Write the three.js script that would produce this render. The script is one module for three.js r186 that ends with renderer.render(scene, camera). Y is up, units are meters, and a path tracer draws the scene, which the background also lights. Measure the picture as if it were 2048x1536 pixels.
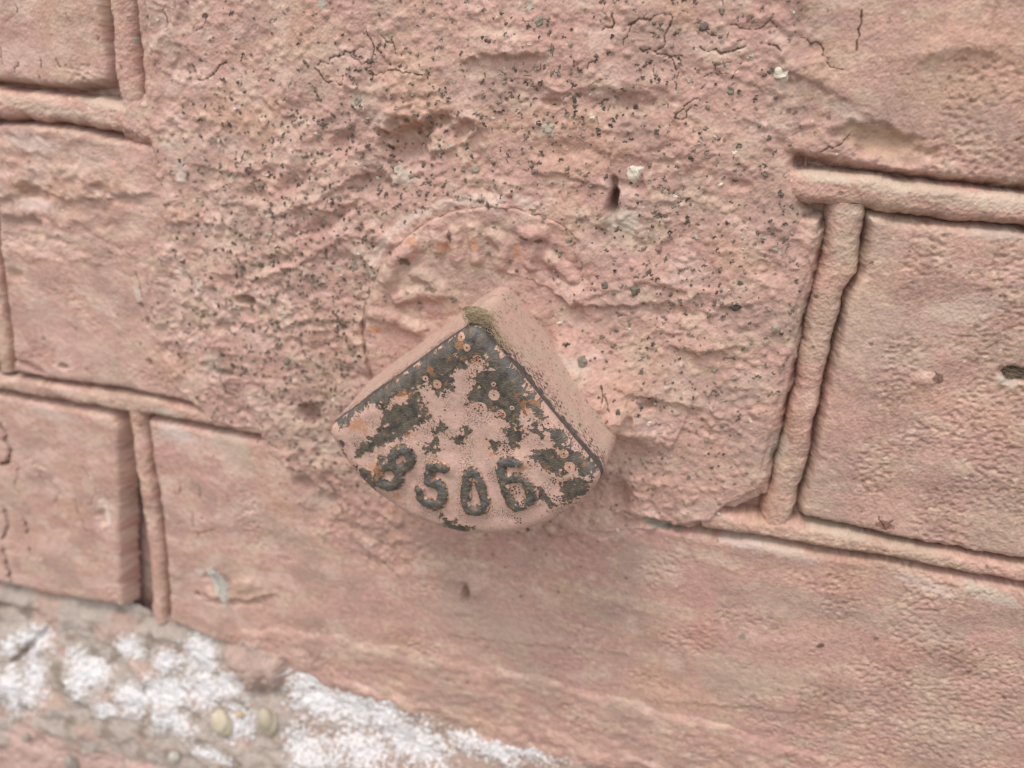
import * as THREE from 'three';
import { mergeGeometries } from 'three/addons/utils/BufferGeometryUtils.js';

// ------------------------------------------------------------------ camera, sky, sun, exposure
// The two vanishing points of the brick courses and joints give the lens and how the camera is turned to the wall (wall = plane z 0).
const CX = 1024, CY = 768, F = 1701.5, DIST = 0.21856;
const nrm = (a) => { const l = Math.hypot(...a); return a.map((v) => v / l); };
const dot = (a, b) => a[0] * b[0] + a[1] * b[1] + a[2] * b[2];
const AX = nrm([6700 + CX, 490 + CY, -F]), AY = nrm([CX - 684, CY - 5157, -F]);
const AN = [AX[1] * AY[2] - AX[2] * AY[1], AX[2] * AY[0] - AX[0] * AY[2], AX[0] * AY[1] - AX[1] * AY[0]];
const toWorld = (v) => new THREE.Vector3(dot(v, AX), dot(v, AY), dot(v, AN));
const scene = new THREE.Scene();
const camera = new THREE.PerspectiveCamera(48.59, 4 / 3, 0.01, 60);
camera.position.copy(toWorld([0, 0, -DIST]));
camera.up.copy(toWorld([0, -1, 0]));
camera.lookAt(0, 0, 0);
camera.focus = 0.188;
camera.userData.fStop = 9.5;

const renderer = new THREE.WebGLRenderer({ antialias: true });
renderer.toneMapping = THREE.LinearToneMapping;
renderer.toneMappingExposure = 1.46;
renderer.shadowMap.enabled = true;

{ // overcast sky: brightest overhead
  const W = 64, H = 32, d = new Float32Array(W * H * 4);
  for (let j = 0; j < H; j++) for (let i = 0; i < W; i++) {
    const s = Math.sin(((j + 0.5) / H - 0.5) * Math.PI), l = s > 0 ? 0.5 * (1 + 2.4 * s) : 0.4;
    d.set([l * 0.985, l, l * 1.03, 1], (j * W + i) * 4);
  }
  const t = new THREE.DataTexture(d, W, H, THREE.RGBAFormat, THREE.FloatType);
  t.mapping = THREE.EquirectangularReflectionMapping; t.magFilter = THREE.LinearFilter; t.needsUpdate = true;
  scene.background = t; scene.environment = t;
}
const sun = new THREE.DirectionalLight(0xfff4e8, 1.2);
sun.position.set(-0.5, 1.7, 0.8);
sun.castShadow = true; sun.shadow.radius = 30; sun.shadow.mapSize.set(2048, 2048);
Object.assign(sun.shadow.camera, { left: -0.7, right: 0.7, top: 0.7, bottom: -0.7, near: 0.1, far: 5 });
scene.add(sun);

// ------------------------------------------------------------------ helpers (millimetres on the wall)
function hit(u, v, h = 0) { // photo pixel -> point on the plane h mm in front of the wall
  const d = [(u - CX) / F, (v - CY) / F, 1], D = DIST * 1000;
  const t = (D * AN[2] + h) / dot(d, AN), p = [d[0] * t, d[1] * t, d[2] * t - D];
  return [dot(p, AX), dot(p, AY)];
}
let seed = 20240517;
const rnd = () => { seed = (seed + 0x6d2b79f5) | 0; let t = Math.imul(seed ^ (seed >>> 15), 1 | seed); t = (t + Math.imul(t ^ (t >>> 7), 61 | t)) ^ t; return ((t ^ (t >>> 14)) >>> 0) / 4294967296; };
const rr = (a, b) => a + (b - a) * rnd();
const PERM = new Uint8Array(512), GX = new Float32Array(256), GY = new Float32Array(256);
{ const p = [...Array(256).keys()]; for (let i = 255; i > 0; i--) { const j = (rnd() * (i + 1)) | 0; [p[i], p[j]] = [p[j], p[i]]; } for (let i = 0; i < 512; i++) PERM[i] = p[i & 255]; for (let i = 0; i < 256; i++) { const a = rnd() * 6.2832; GX[i] = Math.cos(a); GY[i] = Math.sin(a); } }
function noise(x, y) { // gradient noise, about -1..1
  const xi = Math.floor(x), yi = Math.floor(y), fx = x - xi, fy = y - yi, X = xi & 255, Y = yi & 255;
  const a = PERM[PERM[X] + Y], b = PERM[PERM[X + 1] + Y], c = PERM[PERM[X] + Y + 1], d = PERM[PERM[X + 1] + Y + 1];
  const u = fx * fx * fx * (fx * (fx * 6 - 15) + 10), v = fy * fy * fy * (fy * (fy * 6 - 15) + 10);
  const n0 = GX[a] * fx + GY[a] * fy, n1 = GX[b] * (fx - 1) + GY[b] * fy, n2 = GX[c] * fx + GY[c] * (fy - 1), n3 = GX[d] * (fx - 1) + GY[d] * (fy - 1);
  return 1.5 * (n0 + u * (n1 - n0) + v * (n2 - n0 + u * (n0 - n1 - n2 + n3)));
}
const fbm = (x, y, o) => { let s = 0, a = 1, n = 0; for (let i = 0; i < o; i++) { s += a * noise(x + i * 17.3, y - i * 9.1); n += a; a *= 0.5; x *= 2.03; y *= 2.03; } return s / n; };
const cl = (v, a = 0, b = 1) => (v < a ? a : v > b ? b : v);
const ss = (a, b, v) => { v = cl((v - a) / (b - a)); return v * v * (3 - 2 * v); };
const mix = (a, b, t) => a + (b - a) * t;
const hash2 = (i, j) => { let h = Math.imul(i, 374761393) ^ Math.imul(j, 668265263); h = Math.imul(h ^ (h >>> 13), 1274126177); return ((h ^ (h >>> 16)) >>> 0) / 4294967296; };
function cells(x, y) { // [distance to nearest point, its id 0..1]
  const xi = Math.floor(x), yi = Math.floor(y); let m = 9, id = 0;
  for (let j = -1; j < 2; j++) for (let i = -1; i < 2; i++) {
    const a = hash2(xi + i, yi + j), b = hash2(xi + i + 911, yi + j - 377), dx = xi + i + a - x, dy = yi + j + b - y, d = dx * dx + dy * dy;
    if (d < m) { m = d; id = hash2(xi + i + 53, yi + j + 71); }
  }
  return [Math.sqrt(m), id];
}
function segDist(x, y, a, b) { const dx = b[0] - a[0], dy = b[1] - a[1], t = cl(((x - a[0]) * dx + (y - a[1]) * dy) / (dx * dx + dy * dy || 1)); return Math.hypot(x - a[0] - t * dx, y - a[1] - t * dy); }
const lineDist = (x, y, L) => { let m = 1e9; for (let i = 1; i < L.length; i++) m = Math.min(m, segDist(x, y, L[i - 1], L[i])); return m; };
function farFrom(x, y, P, m) { const b = (P.box ??= bound(P)); return x < b[0] - m || x > b[1] + m || y < b[2] - m || y > b[3] + m; }
function polyDist(x, y, P) { // positive inside
  let m = 1e9, inside = false;
  for (let i = 0, j = P.length - 1; i < P.length; j = i++) {
    const a = P[j], b = P[i]; m = Math.min(m, segDist(x, y, a, b));
    if (a[1] > y !== b[1] > y && x < ((b[0] - a[0]) * (y - a[1])) / (b[1] - a[1]) + a[0]) inside = !inside;
  }
  return inside ? m : -m;
}
const PX = (list, h = 0) => list.map((p) => (p.length === 3 ? [p[0], p[1]] : hit(p[0], p[1], h))); // [u, v] pixels, [x, y, 'mm'] millimetres

// ------------------------------------------------------------------ relief of the painted surface: one height map (mm) that all pieces of the wall share
const X0 = -205, Y0 = -205, X1 = 165, Y1 = 118, ST = 0.25, GW = Math.round((X1 - X0) / ST) + 1, GH = Math.round((Y1 - Y0) / ST) + 1;
const relief = new Float32Array(GW * GH), patch = new Float32Array(GW * GH);
const gridAt = (g, x, y) => {
  const u = cl((x - X0) / ST, 0, GW - 1.001), v = cl((y - Y0) / ST, 0, GH - 1.001), i = u | 0, j = v | 0, a = u - i, b = v - j, k = j * GW + i;
  return (g[k] * (1 - a) + g[k + 1] * a) * (1 - b) + (g[k + GW] * (1 - a) + g[k + GW + 1] * a) * b;
};
// outline of the cement patch smeared round the marker
const PATCH = PX([[-101.5, 124, 'mm'], [285, -40], [286, 60], [289, 188], [255, 200], [228, 232], [238, 268], [300, 290], [322, 420], [300, 520], [288, 560], [300, 640], [318, 720], [338, 770], [376, 806], [420, 850], [515, 868],
  [560, 960], [640, 1080], [780, 1150], [960, 1160], [1140, 1130], [1290, 1075], [1420, 1050], [1470, 1012], [1530, 990], [1538, 935], [1552, 880], [1569, 795], [1590, 705], [1606, 620], [1626, 540], [1640, 470], [1608, 440], [1600, 405], [1592, 335], [1598, 318], [1640, 292], [1668, 215], [1700, 160], [1672, 100], [1655, 30], [1660, -60], [62, 128, 'mm']]);
const MARK = [-4.3, 9.2], DISC_R = 36.6;
for (let j = 0; j < GH; j++) for (let i = 0; i < GW; i++) { // patch outline, distance in mm, positive inside
  if (j % 2 || i % 2) continue;
  const x = X0 + i * ST, y = Y0 + j * ST;
  patch[j * GW + i] = polyDist(x, y, PATCH);
}
for (let j = 0; j < GH; j++) for (let i = 0; i < GW; i++) if (j % 2 || i % 2) {
  const i0 = i & ~1, j0 = j & ~1, i1 = Math.min(i0 + (i % 2 ? 2 : 0), GW - 1) & ~1, j1 = Math.min(j0 + (j % 2 ? 2 : 0), GH - 1) & ~1;
  patch[j * GW + i] = (patch[j0 * GW + i0] + patch[j0 * GW + i1] + patch[j1 * GW + i0] + patch[j1 * GW + i1]) / 4;
}
for (let j = 0; j < GH; j++) for (let i = 0; i < GW; i++) {
  const k = j * GW + i, x = X0 + i * ST, y = Y0 + j * ST;
  const n1 = noise(x / 9 + 4, y / 9), n2 = noise(x / 4 - 7, y / 4 + 3);
  const wx = x + 2.2 * n1, wy = y + 1.6 * n2;
  const m = ss(-4, 6, patch[k] + 2 * n1);
  let h = 0.55 * noise(x / 38, y / 30) + 0.35 * noise(x / 15 + 9, y / 11);
  // trowelled cement: lumps, short ledges, gritty
  const rough = m * (0.3 + 0.7 * ss(-0.25, 0.45, noise(x / 21 + 31, y / 17) + (x < -28 && y < 45 ? 0.3 : -0.1)));
  const ang = x < -25 ? 0.5 : -0.05, rx = wx * Math.cos(ang) + wy * Math.sin(ang), ry = -wx * Math.sin(ang) + wy * Math.cos(ang);
  const rid = 1 - Math.abs(noise(rx / 13, ry / 6.5)), knob = cells(x / 2.3 + 0.4 * n2, y / 2.3 + 0.4 * n1), kn = knob[1] > 0.4 ? ss(0.55, 0.1, knob[0]) * (knob[1] - 0.25) : 0;
  h += rough * (0.3 * (rid * rid - 0.5) + 0.75 * noise(wx / 8, wy / 6) + 0.5 * noise(wx / 3.9, wy / 3.5) + 0.3 * noise(wx / 1.9 + 8, wy / 1.6) + 0.13 * noise(wx / 1, wy / 0.9)) + m * 0.7 * kn;
  { const rx2 = x - MARK[0], ry2 = y - MARK[1], r = Math.hypot(rx2, ry2), west = ss(-20, -38, x), arc = noise(r / 3.4 + 3, Math.atan2(ry2, rx2) * 3.2); h += m * west * (0.55 * arc * ss(38, 44, r) * ss(100, 70, r) - 1.5 * ss(36, 42, r) * ss(60, 48, r) * ss(20, -5, y) * (0.7 + 0.6 * n1)); }
  // bricks: smoother, fine flat streaks along the courses and pitted patches
  const pit = (1 - m) * ss(0.0, 0.45, noise(x / 17 - 3, y / 12 + 8) + (x > 85 ? 0.25 : -0.2) + (y < -60 && x > 40 ? 0.25 : 0));
  h += (1 - m) * (0.1 * noise(wx / 7, wy / 3) + 0.06 * noise(wx / 2.6, wy / 1.6) + 0.22 * noise(x / 8 + 50, y / 7));
  h -= pit * (0.42 * ss(0.05, 0.55, noise((x + 0.3 * y) / 1.5, (y - 0.2 * x) / 1.05) + 0.5 * noise((x - 0.5 * y) / 0.8, (y + 0.5 * x) / 0.7)) - 0.12 * noise(wx / 3.4, wy / 2.2));
  // lumpy thick paint at the left of the middle course
  const lump = (1 - m) * ss(-95, -120, x) * ss(8, 20, y + 4 * n1) * ss(58, 48, y);
  h += lump * (0.7 * noise(wx / 7 + 70, wy / 4.2) + 0.28 * noise(wx / 3, wy / 2.2));
  relief[k] = h;
}
// local shapes, placed where the photograph shows them
function stamp(u, v, ru, rv, turn, amp, warp = 0.35, mm = false) { // soft hollow (amp < 0) or lump; radii in pixels
  const [x, y] = mm ? [u, v] : hit(u, v), s = mm ? 1 : 0.128, rx = ru * s, ry = rv * s, R = Math.max(rx, ry) * 2, c = Math.cos(turn), q = Math.sin(turn);
  for (let j = Math.max(0, ((y - R - Y0) / ST) | 0); j <= Math.min(GH - 1, (y + R - Y0) / ST); j++) for (let i = Math.max(0, ((x - R - X0) / ST) | 0); i <= Math.min(GW - 1, (x + R - X0) / ST); i++) {
    const dx = X0 + i * ST - x, dy = Y0 + j * ST - y, a = (dx * c + dy * q) / rx, b = (-dx * q + dy * c) / ry;
    const d = Math.hypot(a, b) * (1 + warp * noise((x + dx) / 2.3 + 11, (y + dy) / 2.3));
    if (d < 1.6) relief[j * GW + i] += (amp < 0 ? 1.8 : 1.3) * amp * (1 - ss(0.25, 1.45, d));
  }
}
function ledge(pts, amp, L, soft = 0.7) { // a step: the side above the line stands proud and falls back over L mm
  const P = PX(pts), xs = P.map((p) => p[0]), ys = P.map((p) => p[1]);
  for (let j = Math.max(0, ((Math.min(...ys) - 3 * L - Y0) / ST) | 0); j <= Math.min(GH - 1, (Math.max(...ys) + 3 * L - Y0) / ST); j++) for (let i = Math.max(0, ((Math.min(...xs) - 4 - X0) / ST) | 0); i <= Math.min(GW - 1, (Math.max(...xs) + 4 - X0) / ST); i++) {
    const x = X0 + i * ST, y = Y0 + j * ST; let yl = null, e = 0;
    for (let k = 1; k < P.length; k++) { const a = P[k - 1], b = P[k]; if (x >= a[0] - (k === 1 ? 4 : 0) && x <= b[0] + (k === P.length - 1 ? 4 : 0)) { const t = (x - a[0]) / (b[0] - a[0]); yl = mix(a[1], b[1], cl(t)); e = Math.max(P[0][0] - x, x - P[P.length - 1][0], 0); } }
    if (yl === null) continue;
    const s = y - yl + 0.7 * noise(x / 2.1, y / 2.1) + 0.3 * noise(x / 0.8, y / 0.8);
    relief[j * GW + i] += 1.3 * amp * ss(-soft, soft, s) * Math.exp(-Math.max(0, s) / L) * (1 - cl(e / 4)) ** 2;
  }
}
const crackLines = [];
function crack(pts, wide = 0.35, deep = 0.9, mm = false) { // a split in the paint, lips curled up a little
  const P = mm ? pts : PX(pts), Q = [P[0]]; wide *= 0.7;
  for (let k = 1; k < P.length; k++) { const a = P[k - 1], b = P[k], n = Math.max(1, Math.round(Math.hypot(b[0] - a[0], b[1] - a[1]) / 1.1)); for (let i = 1; i <= n; i++) Q.push([mix(a[0], b[0], i / n) + (i < n ? rr(-0.55, 0.55) : 0), mix(a[1], b[1], i / n) + (i < n ? rr(-0.55, 0.55) : 0)]); }
  crackLines.push([Q, wide]);
  for (let k = 1; k < Q.length; k++) {
    const a = Q[k - 1], b = Q[k], w = wide * (0.55 + 0.8 * rnd()), R = 1.6;
    for (let j = Math.max(0, ((Math.min(a[1], b[1]) - R - Y0) / ST) | 0); j <= Math.min(GH - 1, (Math.max(a[1], b[1]) + R - Y0) / ST); j++) for (let i = Math.max(0, ((Math.min(a[0], b[0]) - R - X0) / ST) | 0); i <= Math.min(GW - 1, (Math.max(a[0], b[0]) + R - X0) / ST); i++) {
      const d = segDist(X0 + i * ST, Y0 + j * ST, a, b), q = j * GW + i;
      if (d < w) relief[q] = Math.min(relief[q], relief[q] - deep * 0.3 * (1 - d / w));
    }
  }
}
for (const a of [ // hollows and lumps: u, v, radius, radius, turn, mm
  [812, 288, 46, 42, 0.5, -3.2], [790, 350, 22, 16, 0, 1.1], [760, 365, 60, 22, 0.4, -0.8], [868, 245, 50, 16, 0.5, -1.1], [925, 262, 26, 14, 0.6, -1.2], [1105, 205, 16, 8, 0.1, -0.9],
  [1228, 396, 8, 27, 0.1, -3.8], [1208, 410, 18, 34, 0, 0.9], [1240, 440, 26, 16, 0, 0.4], [1262, 372, 40, 10, 0, -0.5], [497, 600, 22, 9, 0, -1.9], [450, 655, 24, 12, 0.3, -0.9], [510, 390, 36, 14, 0, -0.7], [590, 365, 26, 16, 0.3, -0.9],
  [690, 285, 40, 16, 0.6, -1.0], [622, 828, 24, 22, 0.3, -2.6], [640, 930, 34, 24, 0, 0.8], [610, 970, 26, 18, 0, -1.0], [668, 1000, 30, 20, 0, -0.9], [470, 780, 24, 26, 0, -0.7], [455, 745, 24, 7, 0, -0.9],
  [372, 812, 10, 7, 0, -1.8], [340, 806, 14, 8, 0, -0.9], [300, 725, 7, 9, 0, -1.0], [282, 612, 5, 8, 0, -0.9], [295, 645, 5, 10, 0, -0.9], [930, 1190, 9, 22, 0, -1.7], [925, 1222, 16, 10, 0, 0.4],
  [1320, 1048, 46, 10, -0.16, -1.3], [1240, 985, 18, 30, 0.2, -1.6], [1262, 960, 26, 20, 0, 0.8], [1255, 1045, 34, 20, 0, -0.8], [1210, 1045, 24, 24, 0, 0.7], [1300, 800, 12, 12, 0, -1.2], [1262, 835, 10, 20, 0, -1.2],
  [432, 1165, 36, 30, 0, -0.9], [470, 1205, 60, 10, 0.25, -1.1], [490, 1170, 40, 20, 0.4, 0.6], [395, 1190, 8, 8, 0, -1.4], [1760, 285, 70, 24, -0.2, -1.4], [1690, 262, 40, 24, 0.3, 0.7], [1600, 322, 12, 12, 0, -2.0], [1640, 322, 30, 9, 0, -1.2],
  [1900, 100, 70, 20, 0.15, 0.35], [1855, 760, 20, 14, 0, 0.5], [2035, 750, 24, 14, 0, -1.5], [60, 385, 44, 16, 0, -1.1], [130, 345, 46, 16, 0, 0.8], [30, 425, 40, 16, 0, 0.7], [200, 380, 34, 14, 0.2, -0.8], [250, 400, 40, 12, 0, -0.6], [65, 445, 20, 12, 0, -0.5], [75, 460, 12, 26, 0, -0.6],
  [30, 550, 22, 14, 0, -0.6], [60, 735, 46, 9, -0.25, -1.0], [128, 733, 12, 7, 0, -1.1], [150, 25, 40, 20, 0, 0.25], [205, 1035, 16, 26, 0, -0.6], [1480, 370, 20, 10, 0, -0.6], [1400, 690, 50, 16, 0, 0.5], [1470, 800, 40, 22, 0, -0.5],
  [980, 480, 60, 40, 0, 0.2], [660, 445, 40, 16, 0.5, -0.8], [700, 420, 30, 9, 0.6, -0.7], [560, 520, 60, 16, 0.4, -0.7], [420, 720, 30, 40, 0, 0.4], [1010, 90, 90, 18, 0, 0.5], [1250, 210, 60, 20, 0, -0.7], [1130, 300, 60, 18, 0.1, -0.5], [1340, 620, 36, 12, 0, -0.6], [1360, 430, 40, 20, 0, 0.4],
]) stamp(...a);
for (const a of [
  [[[935, 122], [985, 110], [1075, 112]], 1.1, 7], [[[770, 262], [830, 250], [900, 228], [958, 250]], 1.2, 7], [[[1000, 545], [1060, 556], [1120, 590], [1150, 606]], 1.5, 6], [[[1150, 606], [1230, 606], [1330, 602]], 0.9, 5],
  [[[1080, 345], [1140, 352], [1210, 376]], 0.9, 5], [[[1160, 596], [1290, 560], [1400, 590]], 0.5, 5], [[[1340, 690], [1400, 705], [1470, 690]], 0.7, 6], [[[1250, 770], [1330, 800], [1400, 812]], 0.8, 6], [[[700, 180], [780, 195], [860, 188]], 0.6, 6],
  [[[400, 330], [480, 350], [560, 330]], 0.6, 5], [[[560, 430], [640, 400], [720, 350]], 0.8, 5], [[[520, 560], [600, 530], [700, 470]], 0.7, 5], [[[560, 660], [620, 640], [700, 640]], 0.5, 5], [[[420, 1190], [470, 1208], [540, 1188]], 0.9, 6],
  [[[1845, 118], [1900, 100], [1975, 106]], 0.5, 5], [[[1400, 130], [1480, 160], [1560, 190]], 0.5, 6], [[[1200, 300], [1300, 320], [1380, 310]], 0.5, 6], [[[0, 400], [60, 376], [140, 400], [300, 388]], 0.8, 5], [[[1560, 140], [1640, 170], [1690, 200]], 0.6, 6],
  [[[1100, 190], [1190, 175], [1260, 190], [1330, 180]], 0.7, 6], [[[870, 305], [900, 300], [940, 280], [960, 262]], 0.9, 4], [[[1480, 240], [1540, 255], [1590, 300]], 0.5, 5], [[[900, 1270], [1100, 1290], [1250, 1310]], 0.35, 9], [[[1300, 1400], [1500, 1415], [1700, 1440]], 0.3, 8],
]) ledge(...a);
for (const a of [ // splits in the paint
  [[[735, 60], [750, 95], [742, 140], [748, 160]]], [[[700, 105], [728, 130], [742, 128], [760, 112]]], [[[742, 148], [790, 140], [840, 150], [862, 145]]], [[[762, 70], [790, 92], [792, 105]]], [[[640, 130], [690, 110], [730, 95]], 0.5], [[[632, 136], [650, 160], [690, 170]]],
  [[[1205, 60], [1230, 48], [1225, 28]], 0.5], [[[1258, 50], [1290, 40], [1330, 30], [1346, 36], [1340, 52], [1332, 66], [1328, 95], [1310, 104], [1280, 98]], 0.45], [[[1262, 48], [1255, 75], [1247, 92]]], [[[1310, 104], [1345, 118], [1352, 140]]], [[[1205, 0], [1212, 30]]], [[[1325, 125], [1348, 112], [1362, 122]]],
  [[[1396, 196], [1368, 212], [1350, 235], [1362, 240], [1382, 214]], 0.4], [[[1350, 150], [1352, 180]]], [[[1218, 770], [1212, 790]], 0.35], [[[1210, 755], [1214, 772], [1228, 800]], 0.45], [[[1226, 815], [1216, 830], [1230, 838]], 0.4],
  [[[1510, 60], [1540, 40], [1552, 55]], 0.4], [[[1400, 95], [1450, 105], [1480, 98], [1492, 92]], 0.5], [[[1460, 50], [1500, 60]]], [[[1520, 88], [1550, 92], [1560, 102]], 0.5], [[[1425, 125], [1436, 150]]], [[[1600, 75], [1640, 90], [1660, 135], [1690, 140]], 0.3, 0.5], [[[1722, 20], [1715, 60], [1712, 100]], 0.5, 0.6],
  [[[0, 850], [12, 870], [8, 885], [20, 900], [14, 925], [0, 930]], 1.2, 4], [[[6, 1015], [14, 1050], [0, 1080]], 0.9, 3], [[[4, 1100], [14, 1140], [20, 1165]], 1.2, 4], [[[46, 1040], [50, 1055], [52, 1072]], 0.9, 3], [[[58, 1096], [64, 1114]], 0.8, 3], [[[40, 935], [30, 965], [36, 985]], 0.4], [[[75, 940], [85, 965]]], [[[165, 935], [190, 985], [178, 1010]], 0.35], [[[150, 1000], [170, 1060], [190, 1065]], 0.35], [[[100, 960], [120, 985], [105, 1010]], 0.35],
  [[[385, 1025], [383, 1055], [395, 1075]], 0.4], [[[383, 1070], [430, 1058]], 0.35], [[[360, 965], [358, 990]], 0.4], [[[395, 970], [398, 992], [408, 1005]], 0.4], [[[453, 990], [456, 1005]], 0.45],
  [[[30, 10], [35, 25]], 0.35], [[[130, 25], [135, 38]], 0.4], [[[36, 125], [30, 145]], 0.4], [[[80, 118], [82, 138]], 0.4], [[[0, 95], [4, 130]], 0.5], [[[110, 118], [118, 134]]], [[[330, 25], [335, 55]]], [[[388, 130], [400, 160], [425, 152], [455, 125]], 0.45], [[[420, 30], [412, 55], [395, 62]], 0.35], [[[1700, 270], [1680, 290], [1640, 305]], 0.35],
  [[[1758, 1035], [1770, 1062], [1785, 1042]], 0.4], [[[2020, 740], [2010, 752]], 0.4], [[[1870, 745], [1876, 765]], 0.35], [[[270, 545], [280, 570], [285, 600]], 0.35], [[[375, 545], [385, 570]], 0.4], [[[412, 610], [400, 655]], 0.4], [[[445, 745], [452, 775], [468, 790]], 0.35],
]) crack(...a);
for (let n = 0; n < 46; n++) { // short hairline splits
  const u = rnd() < 0.5 ? rr(880, 1560) : rr(1000, 1500), v = rr(0, 260), [x, y] = hit(u, v), a = rr(0, 3.1), l = rr(0.8, 2.6);
  crack([[x, y], [x + l * Math.cos(a), y + l * Math.sin(a)]], 0.26, 0.5, true);
}

// ------------------------------------------------------------------ surfaces of the wall's pieces (mm)
const zRelief = (x, y) => gridAt(relief, x, y);
const inFrame = (x, y) => x > X0 && x < X1 && y > Y0 && y < Y1;
const BODY = PX([[945, 655], [668, 850], [720, 960], [830, 1040], [985, 1065], [1110, 1020], [1195, 940]], 29.5);
function zPatch(x, y) {
  const d = (inFrame(x, y) ? gridAt(patch, x, y) : polyDist(x, y, PATCH)) + 0.9 * noise(x / 4, y / 4) + 0.35 * noise(x / 1.3, y / 1.3);
  const wide = mix(2.2, 15, ss(-32, -42, y) * ss(95, 60, x)), wd = mix(wide, 8, ss(58, 66, y) * ss(40, 55, x));
  let z = zRelief(x, y) + mix(-1.6, 0.9, ss(0, wd, d));
  if (d < 0) z += Math.max(d * 2.2, -4);
  const dx = x - MARK[0], dy = y - MARK[1], r = Math.hypot(dx, dy);
  const over = ss(2, 18, x - 0.12 * (y - 10) + 5 * noise(x / 8, y / 8)) * (y < -12 ? 1 : 1);
  if (r < DISC_R + 8) {
    const cover = mix(-2.2, 2.1, over), gap = ss(-30, -36, x) * ss(20, 14, y) * 1.6, ring = ss(DISC_R - 0.9 + gap, DISC_R - 2.4 + gap, r + 0.6 * noise(x / 4, y / 4) + 0.3 * noise(x / 1.5, y / 1.5));
    const bank = 0.5 * ss(DISC_R + 8, DISC_R, r) * (1 - over) + 2.0 * over * ss(DISC_R + 8, DISC_R - 3, r);
    z += mix(bank, cover, ring);
  }
  if (r < 50 && over > 0) { // mortar drawn up against the sides of the boss
    const b = -polyDist(x, y, BODY);
    const u = cl(((x - BODY[0][0]) * 0.733 - (y - BODY[0][1]) * 0.68) / 41), right = ss(-4, 3, (x - BODY[0][0]) * 0.68 + (y - BODY[0][1]) * 0.733 - 0.5) * ss(-16, -6, y);
    if (b > -3) z += over * mix(2.1, mix(3.4, 10, u), right) * Math.exp(-Math.max(0, b - 0.4 + 0.8 * noise(x / 4, y / 4)) / mix(2.6, 2.4 + 3.4 * u, right));
  }
  return z;
}
function sheet(xs, ys, zf, sink = null) { // height-field mesh over the lines xs, ys (mm); leaves out what zf gives as NaN and what lies buried under sink
  const nx = xs.length, ny = ys.length, id = new Int32Array(nx * ny).fill(-1), Z = new Float32Array(nx * ny), pos = [], uv = [], idx = [], hid = new Uint8Array(nx * ny);
  for (let j = 0; j < ny; j++) for (let i = 0; i < nx; i++) { const k = j * nx + i; Z[k] = zf(xs[i], ys[j]); if (sink && Z[k] < sink(xs[i], ys[j]) - 0.7) hid[k] = 1; }
  const vert = (k) => { if (id[k] < 0) { id[k] = pos.length / 3; const x = xs[k % nx], y = ys[(k / nx) | 0]; pos.push(x / 1000, y / 1000, Z[k] / 1000); uv.push((x - X0) / (X1 - X0), (y - Y0) / (Y1 - Y0)); } return id[k]; };
  for (let j = 0; j < ny - 1; j++) for (let i = 0; i < nx - 1; i++) {
    const a = j * nx + i, b = a + 1, c = a + nx, d = c + 1;
    if (hid[a] && hid[b] && hid[c] && hid[d]) continue;
    if (Number.isNaN(Z[a] + Z[b] + Z[c] + Z[d])) continue;
    const A = vert(a), B = vert(b), C = vert(c), D = vert(d);
    if ((i + j) & 1) idx.push(A, B, D, A, D, C); else idx.push(A, B, C, B, D, C);
  }
  const g = new THREE.BufferGeometry();
  g.setAttribute('position', new THREE.Float32BufferAttribute(pos, 3)); g.setAttribute('uv', new THREE.Float32BufferAttribute(uv, 2)); g.setIndex(idx); g.computeVertexNormals();
  return g;
}
const FX0 = -198, FX1 = 152, FY0 = -196, FY1 = 104; // finely divided inside the picture, coarser outside it
function lines(a, b, lo, hi, fine) { const o = []; let p = a; while (p < b) { o.push(p); const out = p < lo ? lo - p : p > hi ? p - hi : 0; p += out > 0 ? Math.min(6, fine + 0.25 + out * 0.12) : fine; if (o[o.length - 1] < lo && p > lo) p = lo; } o.push(b); return o; }
const bound = (P) => [Math.min(...P.map((p) => p[0])), Math.max(...P.map((p) => p[0])), Math.min(...P.map((p) => p[1])), Math.max(...P.map((p) => p[1]))];

// ------------------------------------------------------------------ colour of the paint, with some uneven light across the wall painted in
const TW = 2048, TH = Math.round((TW * (Y1 - Y0)) / (X1 - X0)), TS = (X1 - X0) / TW;
const colour = new Float32Array(TW * TH * 3), grit = new Float32Array(TW * TH);
const soften = (c) => { const l = 0.3 * c[0] + 0.59 * c[1] + 0.11 * c[2]; return [l + (c[0] - l) * 0.8, l + (c[1] - l) * 0.8, l + (c[2] - l) * 0.76]; };
const lerp3 = (o, c, t) => { o[0] += (c[0] - o[0]) * t; o[1] += (c[1] - o[1]) * t; o[2] += (c[2] - o[2]) * t; };
const [PINK, ROSE, TAN, ORANGE, DUST, MAUVE, GREY, PALE] = [[186, 142, 125], [180, 133, 119], [174, 143, 123], [186, 141, 112], [183, 165, 150], [166, 129, 115], [150, 143, 130], [202, 165, 149]].map(soften); DUST.splice(0, 3, 184, 158, 140);
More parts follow.
